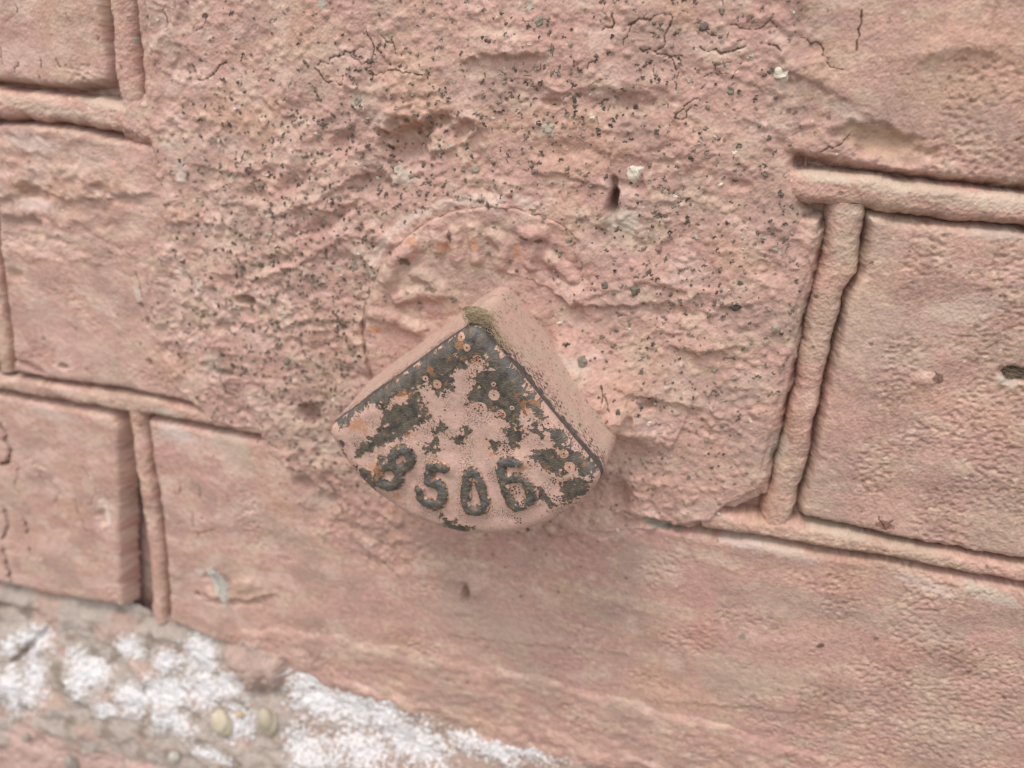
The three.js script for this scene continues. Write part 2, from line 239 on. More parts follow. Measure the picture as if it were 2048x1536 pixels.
for (let j = 0; j < TH; j++) for (let i = 0; i < TW; i++) {
  const x = X0 + (i + 0.5) * TS, y = Y0 + (j + 0.5) * TS, k = (j * TW + i), d = gridAt(patch, x, y), m = ss(-3, 5, d);
  const a = noise(x / 34 + 3, y / 30), b = noise(x / 13 - 8, y / 9), c = noise(x / 5, y / 3.4 + 6), e = noise((0.9 * x - 0.44 * y) / 1.7, (0.9 * y + 0.44 * x) / 1.4), px = 0.8 * x + 0.6 * y, py = 0.8 * y - 0.6 * x, f = noise(px / 0.75, py / 0.7), h = noise((0.6 * x - 0.8 * y) / 0.42 + 5, (0.6 * y + 0.8 * x) / 0.42);
  const o = [...PINK];
  lerp3(o, ROSE, 0.9 * ss(-0.1, 0.6, a + 0.5 * b));
  lerp3(o, TAN, 0.85 * ss(0.05, 0.6, noise(x / 22 + 40, y / 17) + 0.4 * c + 0.15 * e + (x > 60 ? 0.15 : -0.05)));  // tan gains to the right: part of the painted-in light falloff
  lerp3(o, ORANGE, 0.5 * ss(0.15, 0.6, noise(x / 19 - 20, y / 24 + 11) + 0.35 * c + (y > 55 ? 0.15 : -0.1)));
  lerp3(o, MAUVE, 0.7 * ss(0.1, 0.55, (x > 40 ? 0.12 : 0) + noise(x / 16 + 77, y / 11 - 5) + 0.3 * e));  // darker mauve gains to the right, deepening that painted falloff
  lerp3(o, PALE, 0.6 * ss(0.2, 0.65, noise(x / 11 + 12, y / 8 + 60) + 0.4 * c + (x < -60 ? 0.3 : x > 60 ? -0.3 : -0.1)));  // paler left, weaker right: partly own tone, partly uneven light painted in
  lerp3(o, DUST, 0.6 * ss(0.15, 0.6, noise(x / 12 - 30, y / 6 + 22) + 0.45 * c + 0.3 * e));
  const grain = 1 + 0.07 * e + 0.06 * f + 0.05 * h + (1 - m) * 0.05 * noise(x / 3.4, y / 0.8);
  let dark = 0;
  const sp = cells(x / 1.5, y / 1.5), den = ss(-0.5, 0.6, noise(x / 12 + 5, y / 12)); // specks: chips through the paint, and grit
  if (sp[1] > mix(0.99, mix(0.97, 0.87, den), m)) dark = 0.6 * ss(0.26, 0.16, sp[0] * (0.8 + 2.2 * (1 - sp[1]) + 0.45 * e + 0.3 * h));
  lerp3(o, hash2((sp[1] * 9999) | 0, 3) < 0.6 ? [98, 80, 67] : [128, 114, 101], dark);
  const s2 = cells(x / 2.6 + 9, y / 2.6); if (s2[1] > 0.93) lerp3(o, [206, 190, 172], 0.7 * ss(0.12, 0.06, s2[0]));
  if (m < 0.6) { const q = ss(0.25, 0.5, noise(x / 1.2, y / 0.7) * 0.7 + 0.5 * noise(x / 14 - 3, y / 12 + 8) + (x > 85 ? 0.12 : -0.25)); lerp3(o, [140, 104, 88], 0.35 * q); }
  colour[k * 3] = o[0] * grain; colour[k * 3 + 1] = o[1] * grain; colour[k * 3 + 2] = o[2] * grain;
  grit[k] = 0.5 + 0.2 * f + 0.14 * h + 0.12 * e - 0.35 * dark;
}
function dab(u, v, ru, rv, turn, rgb, strength, ragged = 0.6, mm = false, scale = 1.4) { // a patch of other matter with a ragged, grainy edge
  const [x, y] = mm ? [u, v] : hit(u, v), s = mm ? 1 : 0.128, rx = ru * s, ry = rv * s, R = Math.max(rx, ry) * 1.7, c = Math.cos(turn), q = Math.sin(turn); rgb = [rgb[0] + 1, rgb[1] - 4, rgb[2] - 5].map((v, n, c) => (c[0] - c[2] > 40 ? soften(c)[n] : v));
  for (let j = Math.max(0, ((y - R - Y0) / TS) | 0); j <= Math.min(TH - 1, (y + R - Y0) / TS); j++) for (let i = Math.max(0, ((x - R - X0) / TS) | 0); i <= Math.min(TW - 1, (x + R - X0) / TS); i++) {
    const dx = X0 + i * TS - x, dy = Y0 + j * TS - y, d = Math.hypot((dx * c + dy * q) / rx, (-dx * q + dy * c) / ry) + ragged * fbm((x + dx) / scale, (y + dy) / scale, 3);
    const t = strength * ss(1.05, 0.8, d); if (t <= 0) continue;
    const k = (j * TW + i) * 3; for (let n = 0; n < 3; n++) colour[k + n] += (rgb[n] * (1 + 0.06 * noise(dx * 2.4, dy * 2.4)) - colour[k + n]) * t;
  }
}
for (const a of [ // settled dust, bare mortar, worn paint
  [90, 218, 120, 14, -0.08, [186, 172, 158], 0.6], [200, 205, 60, 12, -0.1, [182, 170, 156], 0.6], [60, 285, 70, 18, -0.1, [190, 176, 168], 0.55], [70, 410, 46, 14, 0, [192, 180, 174], 0.5], [250, 395, 40, 12, 0, [188, 174, 164], 0.5], [150, 345, 50, 18, 0, [196, 178, 166], 0.4],
  [1640, 350, 46, 14, -0.1, [182, 174, 158], 0.7], [1740, 362, 70, 16, -0.15, [184, 174, 158], 0.6], [1880, 388, 90, 15, -0.14, [182, 172, 156], 0.6], [2010, 402, 50, 18, -0.1, [186, 178, 164], 0.6], [1640, 428, 40, 10, -0.1, [184, 172, 158], 0.5], [1990, 468, 50, 14, 0, [184, 176, 164], 0.5], [1700, 425, 50, 8, -0.15, [184, 172, 158], 0.5],
  [1660, 1058, 90, 14, -0.14, [180, 170, 156], 0.6], [1480, 1085, 50, 14, 0, [190, 180, 172], 0.6], [1560, 1100, 80, 12, -0.15, [188, 178, 168], 0.5], [1850, 1110, 110, 16, -0.2, [176, 158, 134], 0.5], [1980, 1190, 60, 16, -0.2, [182, 176, 162], 0.6], [1850, 1170, 60, 14, -0.2, [186, 172, 162], 0.5],
  [340, 830, 50, 14, -0.2, [188, 182, 170], 0.6], [180, 800, 120, 9, -0.15, [184, 168, 154], 0.5], [350, 870, 50, 22, -0.1, [196, 186, 182], 0.6], [460, 890, 60, 30, -0.1, [178, 168, 152], 0.5], [480, 930, 40, 40, 0, [178, 164, 148], 0.4], [110, 830, 80, 14, -0.1, [186, 172, 162], 0.5],
  [1245, 440, 34, 26, 0, [178, 172, 158], 0.7], [1270, 470, 46, 18, 0, [182, 168, 152], 0.4], [805, 355, 24, 16, 0, [182, 174, 160], 0.7], [770, 240, 34, 12, -0.2, [186, 172, 160], 0.5], [1090, 256, 22, 12, 0, [178, 170, 158], 0.6], [1320, 1050, 44, 10, -0.16, [134, 136, 124], 0.8], [1150, 715, 36, 14, -0.2, [186, 174, 160], 0.6], [1130, 630, 30, 10, -0.5, [190, 174, 160], 0.5],
  [660, 890, 40, 20, 0, [178, 166, 152], 0.5], [640, 1000, 40, 20, 0, [176, 162, 148], 0.5], [430, 1165, 18, 34, 0.5, [176, 178, 160], 0.8], [400, 1145, 18, 8, 0, [206, 200, 188], 0.7], [450, 1215, 20, 10, 0, [164, 164, 146], 0.6], [212, 1032, 12, 26, 0, [208, 206, 194], 0.8], [205, 1010, 14, 18, 0, [200, 184, 170], 0.6],
  [365, 345, 14, 24, 0, [182, 176, 166], 0.6], [345, 290, 26, 10, 0.2, [182, 172, 164], 0.5], [470, 480, 70, 30, 0, [184, 168, 150], 0.4], [640, 370, 60, 30, 0.4, [182, 168, 152], 0.35], [560, 640, 40, 60, 0, [184, 168, 152], 0.35], [400, 570, 12, 16, 0, [204, 196, 186], 0.7], [275, 590, 9, 24, 0.1, [202, 192, 180], 0.6], [365, 545, 20, 10, -0.4, [196, 184, 172], 0.6],
  [430, 725, 26, 30, 0, [176, 166, 152], 0.6], [455, 745, 20, 8, 0, [140, 134, 122], 0.6], [1760, 285, 70, 26, -0.2, [180, 150, 118], 0.6], [1690, 225, 40, 10, -0.3, [190, 178, 164], 0.5], [1640, 60, 30, 20, 0, [186, 168, 154], 0.4], [1930, 620, 60, 26, 0.3, [186, 174, 160], 0.5], [1800, 720, 60, 20, 0, [184, 168, 152], 0.4], [1800, 640, 90, 30, 0, [176, 152, 138], 0.3],
  [1700, 500, 30, 30, 0, [178, 164, 148], 0.6], [1555, 900, 16, 40, 0, [178, 170, 158], 0.6], [1500, 780, 60, 30, 0.2, [188, 168, 154], 0.4], [1400, 1280, 24, 130, 0, [186, 134, 118], 0.4], [1560, 1200, 120, 40, 0, [168, 150, 138], 0.4], [1500, 1350, 150, 40, 0, [176, 154, 132], 0.4], [1800, 1250, 120, 40, 0, [178, 160, 146], 0.4], [1000, 1250, 200, 50, 0, [176, 150, 134], 0.4], [1290, 1130, 70, 50, 0, [174, 156, 144], 0.4],
  [60, 110, 60, 30, 0, [196, 160, 150], 0.4], [150, 880, 60, 20, 0, [190, 168, 158], 0.4], [100, 640, 60, 60, 0, [196, 158, 144], 0.3], [180, 700, 70, 50, 0, [186, 150, 136], 0.4], [2032, 748, 24, 12, -0.2, [104, 92, 78], 0.85], [2015, 765, 20, 10, -0.3, [176, 170, 160], 0.6],
]) dab(...a);
dab(1770, 1052, 16, 9, 0, [116, 80, 66], 0.8, 0.5); dab(1800, 190, 10, 8, 0, [150, 112, 94], 0.4); dab(1875, 757, 9, 10, 0.4, [104, 78, 66], 0.8, 0.5); dab(1484, 1272, 7, 9, 0, [136, 134, 120], 0.8, 0.4); dab(1640, 1292, 9, 5, 0.6, [82, 64, 54], 0.8, 0.4);
for (const [u, v, t] of [[752, 515, -1.2], [772, 480, -1], [805, 448, -0.75], [845, 425, -0.5], [890, 408, -0.3], [940, 398, -0.1], [990, 396, 0], [1050, 402, 0.25]]) dab(u, v, 30, 11, -t, [204, 184, 168], 0.6, 0.5);
for (const [u, v, w, h2] of [[783, 505, 8, 4], [850, 415, 10, 3], [965, 402, 8, 4], [1067, 420, 7, 4], [735, 640, 3, 14], [733, 690, 3, 16], [741, 580, 3, 10], [905, 470, 6, 12], [1052, 472, 10, 4], [1080, 480, 7, 5], [815, 520, 12, 9], [868, 575, 14, 5]]) dab(u, v, w, h2, 0, [92, 80, 66], 0.8, 0.7, false, 0.7);
for (const [u, v, w, h2] of [[755, 655, 16, 8], [890, 490, 14, 10], [955, 485, 10, 14], [1035, 500, 8, 16], [830, 480, 14, 9]]) dab(u, v, w, h2, 0, [182, 118, 78], 0.6, 0.7);
for (const [u, v, w, h2] of [[647, 10, 9, 10], [1062, 12, 7, 8], [1082, 45, 8, 9], [720, 203, 12, 9], [265, 80, 7, 7]]) dab(u, v, w, h2, 0, [158, 156, 144], 0.85, 0.35);
for (const [Q, w] of crackLines) for (let k = 1; k < Q.length; k++) { // grime in the splits
  const a = Q[k - 1], b = Q[k], R = w + 0.4;
  for (let j = Math.max(0, ((Math.min(a[1], b[1]) - R - Y0) / TS) | 0); j <= Math.min(TH - 1, (Math.max(a[1], b[1]) + R - Y0) / TS); j++) for (let i = Math.max(0, ((Math.min(a[0], b[0]) - R - X0) / TS) | 0); i <= Math.min(TW - 1, (Math.max(a[0], b[0]) + R - X0) / TS); i++) {
    const x = X0 + i * TS, y = Y0 + j * TS, d = segDist(x, y, a, b) + 0.12 * noise(x * 2, y * 2), t = 0.85 * ss(w * 0.7, w * 0.25, d + 0.5 * w * noise(x / 2.2 + 8, y / 2.2)), q = (j * TW + i) * 3;
    if (t > 0) for (let n = 0; n < 3; n++) colour[q + n] += ([78, 58, 46][n] - colour[q + n]) * t;
  }
}
function bytes(n, f) { const o = new Uint8Array(n * 4); for (let i = 0; i < n; i++) { const c = f(i); o[i * 4] = cl(c[0], 0, 255); o[i * 4 + 1] = cl(c[1], 0, 255); o[i * 4 + 2] = cl(c[2], 0, 255); o[i * 4 + 3] = 255; } return o; }
function tex(data, w, h, srgb, wrap = THREE.MirroredRepeatWrapping) { const t = new THREE.DataTexture(data, w, h); t.magFilter = THREE.LinearFilter; t.minFilter = THREE.LinearMipmapLinearFilter; t.wrapS = t.wrapT = wrap; if (srgb) t.colorSpace = THREE.SRGBColorSpace; t.needsUpdate = true; return t; }
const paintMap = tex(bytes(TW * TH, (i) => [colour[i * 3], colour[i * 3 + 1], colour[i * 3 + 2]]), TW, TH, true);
const gritMap = tex(bytes(TW * TH, (i) => { const v = grit[i] * 255; return [v, v, v]; }), TW, TH, false);
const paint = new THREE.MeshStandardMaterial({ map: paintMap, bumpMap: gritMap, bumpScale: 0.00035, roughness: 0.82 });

// ------------------------------------------------------------------ objects
const taken = {};
const numbered = (n) => { taken[n] = (taken[n] ?? -1) + 1; return taken[n] ? `${n}_${String(taken[n]).padStart(3, '0')}` : n; };
function mesh(name, geo, mat, parent) { const m = new THREE.Mesh(geo, mat); m.name = parent === scene ? numbered(name) : name; m.castShadow = m.receiveShadow = true; parent.add(m); return m; }
function thing(name, label, category) { const g = new THREE.Group(); g.name = numbered(name); g.userData = { label, category }; scene.add(g); return g; }

const wall = thing('brick_wall', 'pink painted brick wall with rounded mortar joints and a rough cement patch', 'wall');
// joints: [edge, edge] groove lines between which the rounded bead of mortar runs
const JOINTS = [
  { a: [[-420, 61.4, 'mm'], [-170, 61.4, 'mm'], [0, 171], [137, 186], [246, 197], [300, 205]], b: [[-420, 51, 'mm'], [-170, 51, 'mm'], [0, 243], [137, 253], [219, 270], [300, 290]], crest: 0.1 },
  { a: [[1560, 325], [1594, 333], [1690, 337], [1861, 361], [2048, 381], [130, 61, 'mm'], [420, 62, 'mm']], b: [[1560, 405], [1601, 412], [1717, 426], [1861, 444], [2048, 461], [130, 50, 'mm'], [420, 51, 'mm']], crest: 0.5 },
  { a: [[-420, -25, 'mm'], [-180, -25, 'mm'], [0, 747], [103, 764], [239, 781], [308, 795], [376, 812], [470, 834], [560, 850]], b: [[-420, -32, 'mm'], [-190, -32, 'mm'], [0, 785], [103, 805], [239, 829], [342, 843], [427, 860], [513, 874], [580, 888]], crest: 0.2 },
  { a: [[1400, 1010], [1468, 1025], [1587, 1043], [1690, 1059], [1792, 1083], [1912, 1105], [2048, 1127], [170, -25, 'mm'], [420, -25, 'mm']], b: [[1405, 1064], [1430, 1072], [1519, 1079], [1638, 1103], [1758, 1117], [1929, 1153], [2048, 1173], [170, -31.5, 'mm'], [420, -31.5, 'mm']], crest: 0.3 },
  { a: [[1655, 402], [1649, 446], [1645, 473], [1632, 549], [1611, 627], [1594, 713], [1587, 768], [1570, 837], [1556, 891], [1546, 939], [1526, 997], [1513, 1046]], b: [[1746, 412], [1738, 446], [1731, 473], [1720, 550], [1693, 586], [1673, 678], [1656, 751], [1635, 854], [1618, 932], [1594, 1018], [1584, 1058]], crest: 0.0 },
  { a: [[243, 812], [250, 843], [270, 975], [279, 1035], [293, 1140], [297, 1223], [299, 1250]], b: [[286, 812], [290, 843], [301, 928], [311, 975], [317, 1035], [330, 1122], [333, 1237], [334, 1250]], crest: -0.2 },
  { a: [[-113, 150, 'mm'], [204, -40], [205, 17], [212, 102], [222, 164], [228, 212]], b: [[-103, 150, 'mm'], [269, -40], [270, 0], [277, 85], [284, 188], [288, 222]], crest: -0.3 },
  { a: [[-64, 246], [-48, 400], [-28, 560], [-12, 745]], b: [[-22, 250], [-14, 400], [2, 553], [15, 655], [20, 747]], crest: -0.8 },
];
function along(P, n) { const L = [0]; for (let i = 1; i < P.length; i++) L.push(L[i - 1] + Math.hypot(P[i][0] - P[i - 1][0], P[i][1] - P[i - 1][1])); const o = []; for (let k = 0; k <= n; k++) { const s = (L[L.length - 1] * k) / n; let i = 1; while (i < P.length - 1 && L[i] < s) i++; const t = (s - L[i - 1]) / (L[i] - L[i - 1] || 1); o.push([mix(P[i - 1][0], P[i][0], t), mix(P[i - 1][1], P[i][1], t)]); } return o; }
function jointGeometry(J) {
  const A0 = PX(J.a), B0 = PX(J.b), len = A0.reduce((s, p, i) => (i ? s + Math.hypot(p[0] - A0[i - 1][0], p[1] - A0[i - 1][1]) : 0), 0), n = Math.round(len / 0.4), A = along(A0, n), B = along(B0, n), m = 44, pos = [], uv = [], idx = [];
  for (let i = 0; i <= n; i++) for (let j = 0; j <= m; j++) {
    const s = mix(-0.42, 1.42, j / m), x = mix(A[i][0], B[i][0], s), y = mix(A[i][1], B[i][1], s), q = Math.abs(2 * s - 1 + 0.14 * noise(x / 6, y / 6) + 0.06 * noise(x / 1.5, y / 1.5));
    const round = q < 0.93 ? Math.sqrt(1 - Math.pow(q / 0.93, 3.4)) : 0;
    const z = mix(-6, J.crest + 0.35 * noise(x / 8 + 3, y / 8) + 0.16 * noise(x / 2.6, y / 2.6 + 4) + 0.45 * zRelief(x, y), round) - (q > 1 ? (q - 1) * 1.2 : 0) + 0.12 * noise(x / 1.6, y / 1.2) + 0.08 * noise(x / 0.7, y / 0.7);
    pos.push(x / 1000, y / 1000, z / 1000); uv.push((x - X0) / (X1 - X0), (y - Y0) / (Y1 - Y0));
    if (i < n && j < m) { const a = i * (m + 1) + j, b = a + 1, c = a + m + 1, d = c + 1; idx.push(a, b, c, b, d, c); }
  }
  const g = new THREE.BufferGeometry(); g.setAttribute('position', new THREE.Float32BufferAttribute(pos, 3)); g.setAttribute('uv', new THREE.Float32BufferAttribute(uv, 2)); g.setIndex(idx); g.computeVertexNormals();
  const nm = g.attributes.normal; if (nm.getZ(0) < 0) { for (let i = 0; i < idx.length; i += 3) [idx[i + 1], idx[i + 2]] = [idx[i + 2], idx[i + 1]]; g.setIndex(idx); g.computeVertexNormals(); }
  return g;
}
const mortar = paint.clone(); mortar.color.set('#fffdfa'); mortar.bumpScale = 0.0005;
for (const J of JOINTS) mesh('mortar_joint', jointGeometry(J), mortar, wall);

const BRICKS = [
  { p: [[-342, 142, 'mm'], [-113.5, 142, 'mm'], [193, -60], [196, 0], [205, 80], [216, 150], [212, 164], [137, 174], [0, 160], [-170, 62, 'mm'], [-342, 62, 'mm']] },
  { p: [[-103, 142, 'mm'], [-103, 56, 'mm'], [1400, 300], [1598, 312], [1640, 322], [1700, 331], [1861, 352], [2048, 373], [117, 63, 'mm'], [117, 142, 'mm']] },
  { p: [[-20, 250], [60, 251], [137, 260], [222, 278], [500, 320], [900, 360], [1400, 430], [1640, 440], [1640, 480], [1625, 549], [1605, 627], [1588, 713], [1578, 780], [1562, 837], [1548, 891], [1538, 939], [1518, 997], [1468, 1020], [1000, 940], [500, 830], [376, 808], [308, 791], [239, 777], [103, 760], [26, 745], [20, 655], [7, 553], [-8, 400]] },
  { p: [[-386, 51, 'mm'], [-172, 51, 'mm'], [-68, 244], [-50, 400], [-34, 560], [-18, 735], [-172, -25, 'mm'], [-386, -25, 'mm']] },
  { p: [[1738, 433], [1800, 444], [1861, 449], [2048, 466], [130, 49.5, 'mm'], [297, 50, 'mm'], [297, -24.5, 'mm'], [175, -24.5, 'mm'], [2048, 1121], [1950, 1108], [1912, 1099], [1900, 1100], [1792, 1077], [1690, 1053], [1604, 1036], [1602, 1015], [1626, 930], [1643, 854], [1664, 751], [1681, 678], [1700, 590], [1727, 552], [1738, 473]] },
  { p: [[-340, -33, 'mm'], [-190, -33, 'mm'], [0, 791], [103, 811], [225, 834], [236, 850], [240, 1000], [246, 1214], [120, 1194], [0, 1166], [-190, -104, 'mm'], [-340, -104, 'mm']] },
  { p: [[294, 841], [342, 849], [427, 867], [513, 880], [1000, 975], [1430, 1079], [1519, 1085], [1638, 1109], [1758, 1123], [1929, 1159], [2048, 1179], [170, -32.5, 'mm'], [228, -32.5, 'mm'], [228, -104.5, 'mm'], [20, -104.5, 'mm'], [700, 1352], [430, 1284], [337, 1246], [336, 1180], [333, 1122], [315, 975], [304, 928]] },
];
function brickGeometry(poly, fine = 0.32) {
  const P = PX(poly), [a, b, c, d] = bound(P);
  const zf = (x, y) => {
    const e = polyDist(x, y, P) + 0.28 * noise(x / 3.1, y / 3.1) + 0.16 * noise(x / 1.1, y / 1.1) - 0.3;
    if (e < -2.1) return NaN;
    const r = 1.7, edge = e >= r ? 0 : e >= 0 ? 1.15 * (1 - Math.sqrt(1 - (1 - e / r) ** 2)) : 1.15 - e * 3.2;
    return (inFrame(x, y) ? zRelief(x, y) : 0.5 * noise(x / 30, y / 30) + 0.2 * noise(x / 8, y / 4)) - edge;
  };
  return sheet(lines(a - 1.2, b + 1.2, FX0, FX1, fine), lines(c - 1.2, d + 1.2, FY0, FY1, fine), zf, (x, y) => (inFrame(x, y) ? zPatch(x, y) : -99));
}
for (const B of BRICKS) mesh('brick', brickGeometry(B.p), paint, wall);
// the courses go on outside the picture
const rect = (x0, x1, y0, y1) => [[x0, y0, 'mm'], [x1, y0, 'mm'], [x1, y1, 'mm'], [x0, y1, 'mm']];
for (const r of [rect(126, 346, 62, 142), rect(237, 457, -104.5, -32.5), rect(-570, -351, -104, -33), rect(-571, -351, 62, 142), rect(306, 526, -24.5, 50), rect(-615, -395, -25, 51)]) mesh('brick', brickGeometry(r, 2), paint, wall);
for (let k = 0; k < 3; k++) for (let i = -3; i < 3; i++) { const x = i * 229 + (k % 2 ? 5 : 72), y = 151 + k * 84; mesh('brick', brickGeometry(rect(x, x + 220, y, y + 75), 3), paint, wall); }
{
  const g = new THREE.BoxGeometry(3, 2.2, 0.24); g.translate(0, 0.65, -0.1295); const p = g.attributes.position, u = g.attributes.uv; for (let i = 0; i < u.count; i++) u.setXY(i, p.getX(i) / 0.37, p.getY(i) / 0.32); mesh('mortar_backing', g, paint, wall);
}
const pb = bound(PATCH);
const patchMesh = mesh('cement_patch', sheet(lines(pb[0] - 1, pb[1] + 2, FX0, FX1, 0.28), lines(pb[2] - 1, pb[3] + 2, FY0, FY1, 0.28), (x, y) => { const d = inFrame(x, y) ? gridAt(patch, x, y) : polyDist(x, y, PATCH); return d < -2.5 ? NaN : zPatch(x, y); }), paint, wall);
patchMesh.userData.label = 'rough gritty cement patch smeared over the bricks round the marker';

// ------------------------------------------------------------------ plinth at the foot of the wall
const PL = -105.2, LUMP = hit(500, 1335, 4), SPLIT1 = PX([[80, 1270], [55, 1300], [35, 1318]], 3), SPLIT2 = PX([[1010, 1430], [1040, 1465], [1062, 1490]], 2);
function zPlinth(x, y) {
  const t = PL - y, w = 1.8 * noise(x / 14, y / 20), lx = (x - LUMP[0]) / 12, ly = (y - LUMP[1]) / 9, lump = ss(1.2, 0.45, Math.hypot(lx, ly) + 0.22 * noise(x / 4, y / 4) + 0.1 * noise(x / 1.6, y / 1.6));
  let z = -3 + 3.2 * ss(-1, 5, t + w) + 9 * ss(4, 40, t + 2 * w) + 3 * ss(30, 60, t);
  z += 1.3 * noise(x / 17, y / 13) + 0.8 * noise(x / 6, y / 5) + 0.35 * noise(x / 2.4, y / 2.2) + 0.12 * noise(x, y) + 4.5 * lump;
  return z - 2.2 * ss(1.4, 0.4, lineDist(x, y, SPLIT1) + 0.4 * noise(x / 2, y / 2)) - 2.2 * ss(1.6, 0.4, lineDist(x, y, SPLIT2) + 0.4 * noise(x / 2, y / 2));
}
const plinth = thing('plinth', 'grey cement plinth with crusts of white salt below the pink bricks', 'plinth');
const SALT = [[60, 1285, 44, 22], [40, 1365, 40, 44], [75, 1345, 30, 60], [15, 1300, 22, 20], [150, 1320, 24, 20], [185, 1345, 40, 26], [165, 1350, 26, 40], [245, 1310, 34, 18], [320, 1335, 34, 26], [330, 1385, 60, 36], [275, 1395, 46, 26], [385, 1330, 34, 40], [400, 1385, 50, 34], [225, 1405, 24, 16], [350, 1430, 50, 24], [440, 1380, 40, 24], [455, 1365, 20, 16], [480, 1440, 38, 34], [600, 1375, 36, 26], [620, 1415, 60, 30], [690, 1430, 70, 34], [760, 1450, 60, 34], [600, 1480, 30, 30], [640, 1500, 60, 30], [720, 1500, 70, 34], [800, 1480, 60, 36], [850, 1510, 50, 30], [930, 1500, 40, 18], [985, 1515, 50, 18], [1050, 1520, 60, 16], [1350, 1500, 24, 12], [1390, 1510, 20, 8], [440, 1490, 40, 12], [-60, 1330, 40, 40], [-130, 1300, 60, 30]].map(([u, v, a, b]) => [...hit(u, v, 5), a * 0.17, b * 0.2]);
const salty = (x, y) => { // where the white crust sits
  let m = -1; for (const [sx, sy, a, b] of SALT) { const dx = (x - sx) / a, dy = (y - sy) / b, d = dx * dx + dy * dy; if (d < 4) m = Math.max(m, 1 - Math.sqrt(d)); }
  return m < -0.9 ? 0 : ss(-0.1, 0.55, m + 0.35 * noise(x / 4, y / 3.4) + 0.5 * noise(x / 1.7, y / 1.5) + 0.75 * noise((x + 0.4 * y) / 0.9, (y - 0.4 * x) / 0.9) + 0.2 * noise(x / 12, y / 9) + 0.12);
};
{
  const PW = 1536, PH = 512, xa = -205, xb = 165, ya = -205, yb = -95, map = new Uint8Array(PW * PH * 4), bmp = new Uint8Array(PW * PH * 4);
  for (let j = 0; j < PH; j++) for (let i = 0; i < PW; i++) {
    const x = mix(xa, xb, (i + 0.5) / PW), y = mix(ya, yb, (j + 0.5) / PH), t = PL - y, o = [160, 147, 138], k = (j * PW + i) * 4;
    lerp3(o, [134, 120, 109], ss(0.1, 0.5, noise(x / 7, y / 5)));
    lerp3(o, [168, 142, 130], 0.8 * ss(0.05, 0.3, noise(x / 15 + 6, y / 9) + 0.4 * noise(x / 4, y / 3) - 0.1));
    lerp3(o, [184, 154, 145], 0.95 * ss(0, 0.25, (t - 50) / 16 + 0.7 * noise(x / 14, y / 10) + 0.3 * noise(x / 3, y / 3)));
    lerp3(o, [164, 140, 130], 0.9 * ss(1.3, 0.9, Math.hypot((x - LUMP[0]) / 12, (y - LUMP[1]) / 9) + 0.3 * noise(x / 3, y / 3))); lerp3(o, [150, 128, 116], 0.85 * ss(0.2, 0.7, (x + 70) / 40 + 0.6 * noise(x / 12, y / 8) + 0.3 * noise(x / 3, y / 3)));
    const s = salty(x, y); lerp3(o, [216, 216, 219], s * (0.8 + 0.25 * noise(x / 0.7, y / 0.7)));
    const g = 1 + 0.06 * noise(x / 0.8, y / 0.8) + 0.06 * noise(x / 2, y / 2);
    for (let n = 0; n < 3; n++) map[k + n] = cl(o[n] * g, 0, 255);
    const h = 128 + 70 * noise(x / 0.8, y / 0.8) + 50 * noise(x / 0.45, y / 0.45) * (1 + s); bmp[k] = bmp[k + 1] = bmp[k + 2] = cl(h, 0, 255); map[k + 3] = bmp[k + 3] = 255;
  }
  const upright = (t) => { t.wrapT = THREE.ClampToEdgeWrapping; return t; }, mat = new THREE.MeshStandardMaterial({ map: upright(tex(map, PW, PH, true)), bumpMap: upright(tex(bmp, PW, PH, false)), bumpScale: 0.0006, roughness: 0.92 });
  const g = sheet(lines(-620, 620, FX0, FX1, 0.45), [...lines(-470, -200, -199, 0, 3), ...lines(-199.5, -101.5, -196, 0, 0.42)], (x, y) => zPlinth(x, y) + (inFrame(x, y) ? 0.7 * salty(x, y) * (0.5 + 0.7 * noise(x / 1.2, y / 1.2)) : 0));
  const p = g.attributes.position, u = g.attributes.uv; for (let i = 0; i < p.count; i++) u.setXY(i, (p.getX(i) * 1000 - xa) / (xb - xa), (p.getY(i) * 1000 - ya) / (yb - ya));
  mesh('ledge', g, mat, plinth);
}
{ // cement dragged down over the joint between brick and plinth
  const S = PX([[432, 1262], [520, 1236], [760, 1272], [1050, 1330], [1400, 1420], [1800, 1540], [2100, 1640], [2000, 1760], [1600, 1660], [1330, 1560], [1250, 1555], [1100, 1520], [980, 1490], [880, 1450], [780, 1420], [680, 1392], [600, 1352], [540, 1325], [470, 1290]]);
  const zf = (x, y) => { const d = polyDist(x, y, S) + 1.6 * noise(x / 6, y / 6) + 0.5 * noise(x / 2, y / 2); if (d < -5) return NaN; return mix(zRelief(x, y), Math.max(zPlinth(x, y), zRelief(x, y)), ss(PL + 9, PL - 7, y)) + mix(-2.6, 0.8, ss(-4, 6, d)) + 0.3 * noise(x / 3.5, y / 2.4); };
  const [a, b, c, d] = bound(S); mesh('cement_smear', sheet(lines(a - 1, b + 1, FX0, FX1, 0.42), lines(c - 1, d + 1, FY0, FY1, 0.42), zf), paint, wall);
}
function stone(r, sx, sy, sz, detail, jag) {
  const g = new THREE.IcosahedronGeometry(r, detail), p = g.attributes.position, s = rnd() * 50;
  for (let i = 0; i < p.count; i++) { const x = p.getX(i) / r, y = p.getY(i) / r, z = p.getZ(i) / r, n = 1 + jag * noise(x * 1.3 + s, y * 1.3 + z * 1.1); p.setXYZ(i, x * n * sx * r, y * n * sy * r, z * n * sz * r); }
  g.computeVertexNormals(); return g;
}
const std = (hex, rough = 0.75, more = {}) => new THREE.MeshStandardMaterial({ color: hex, roughness: rough, ...more });
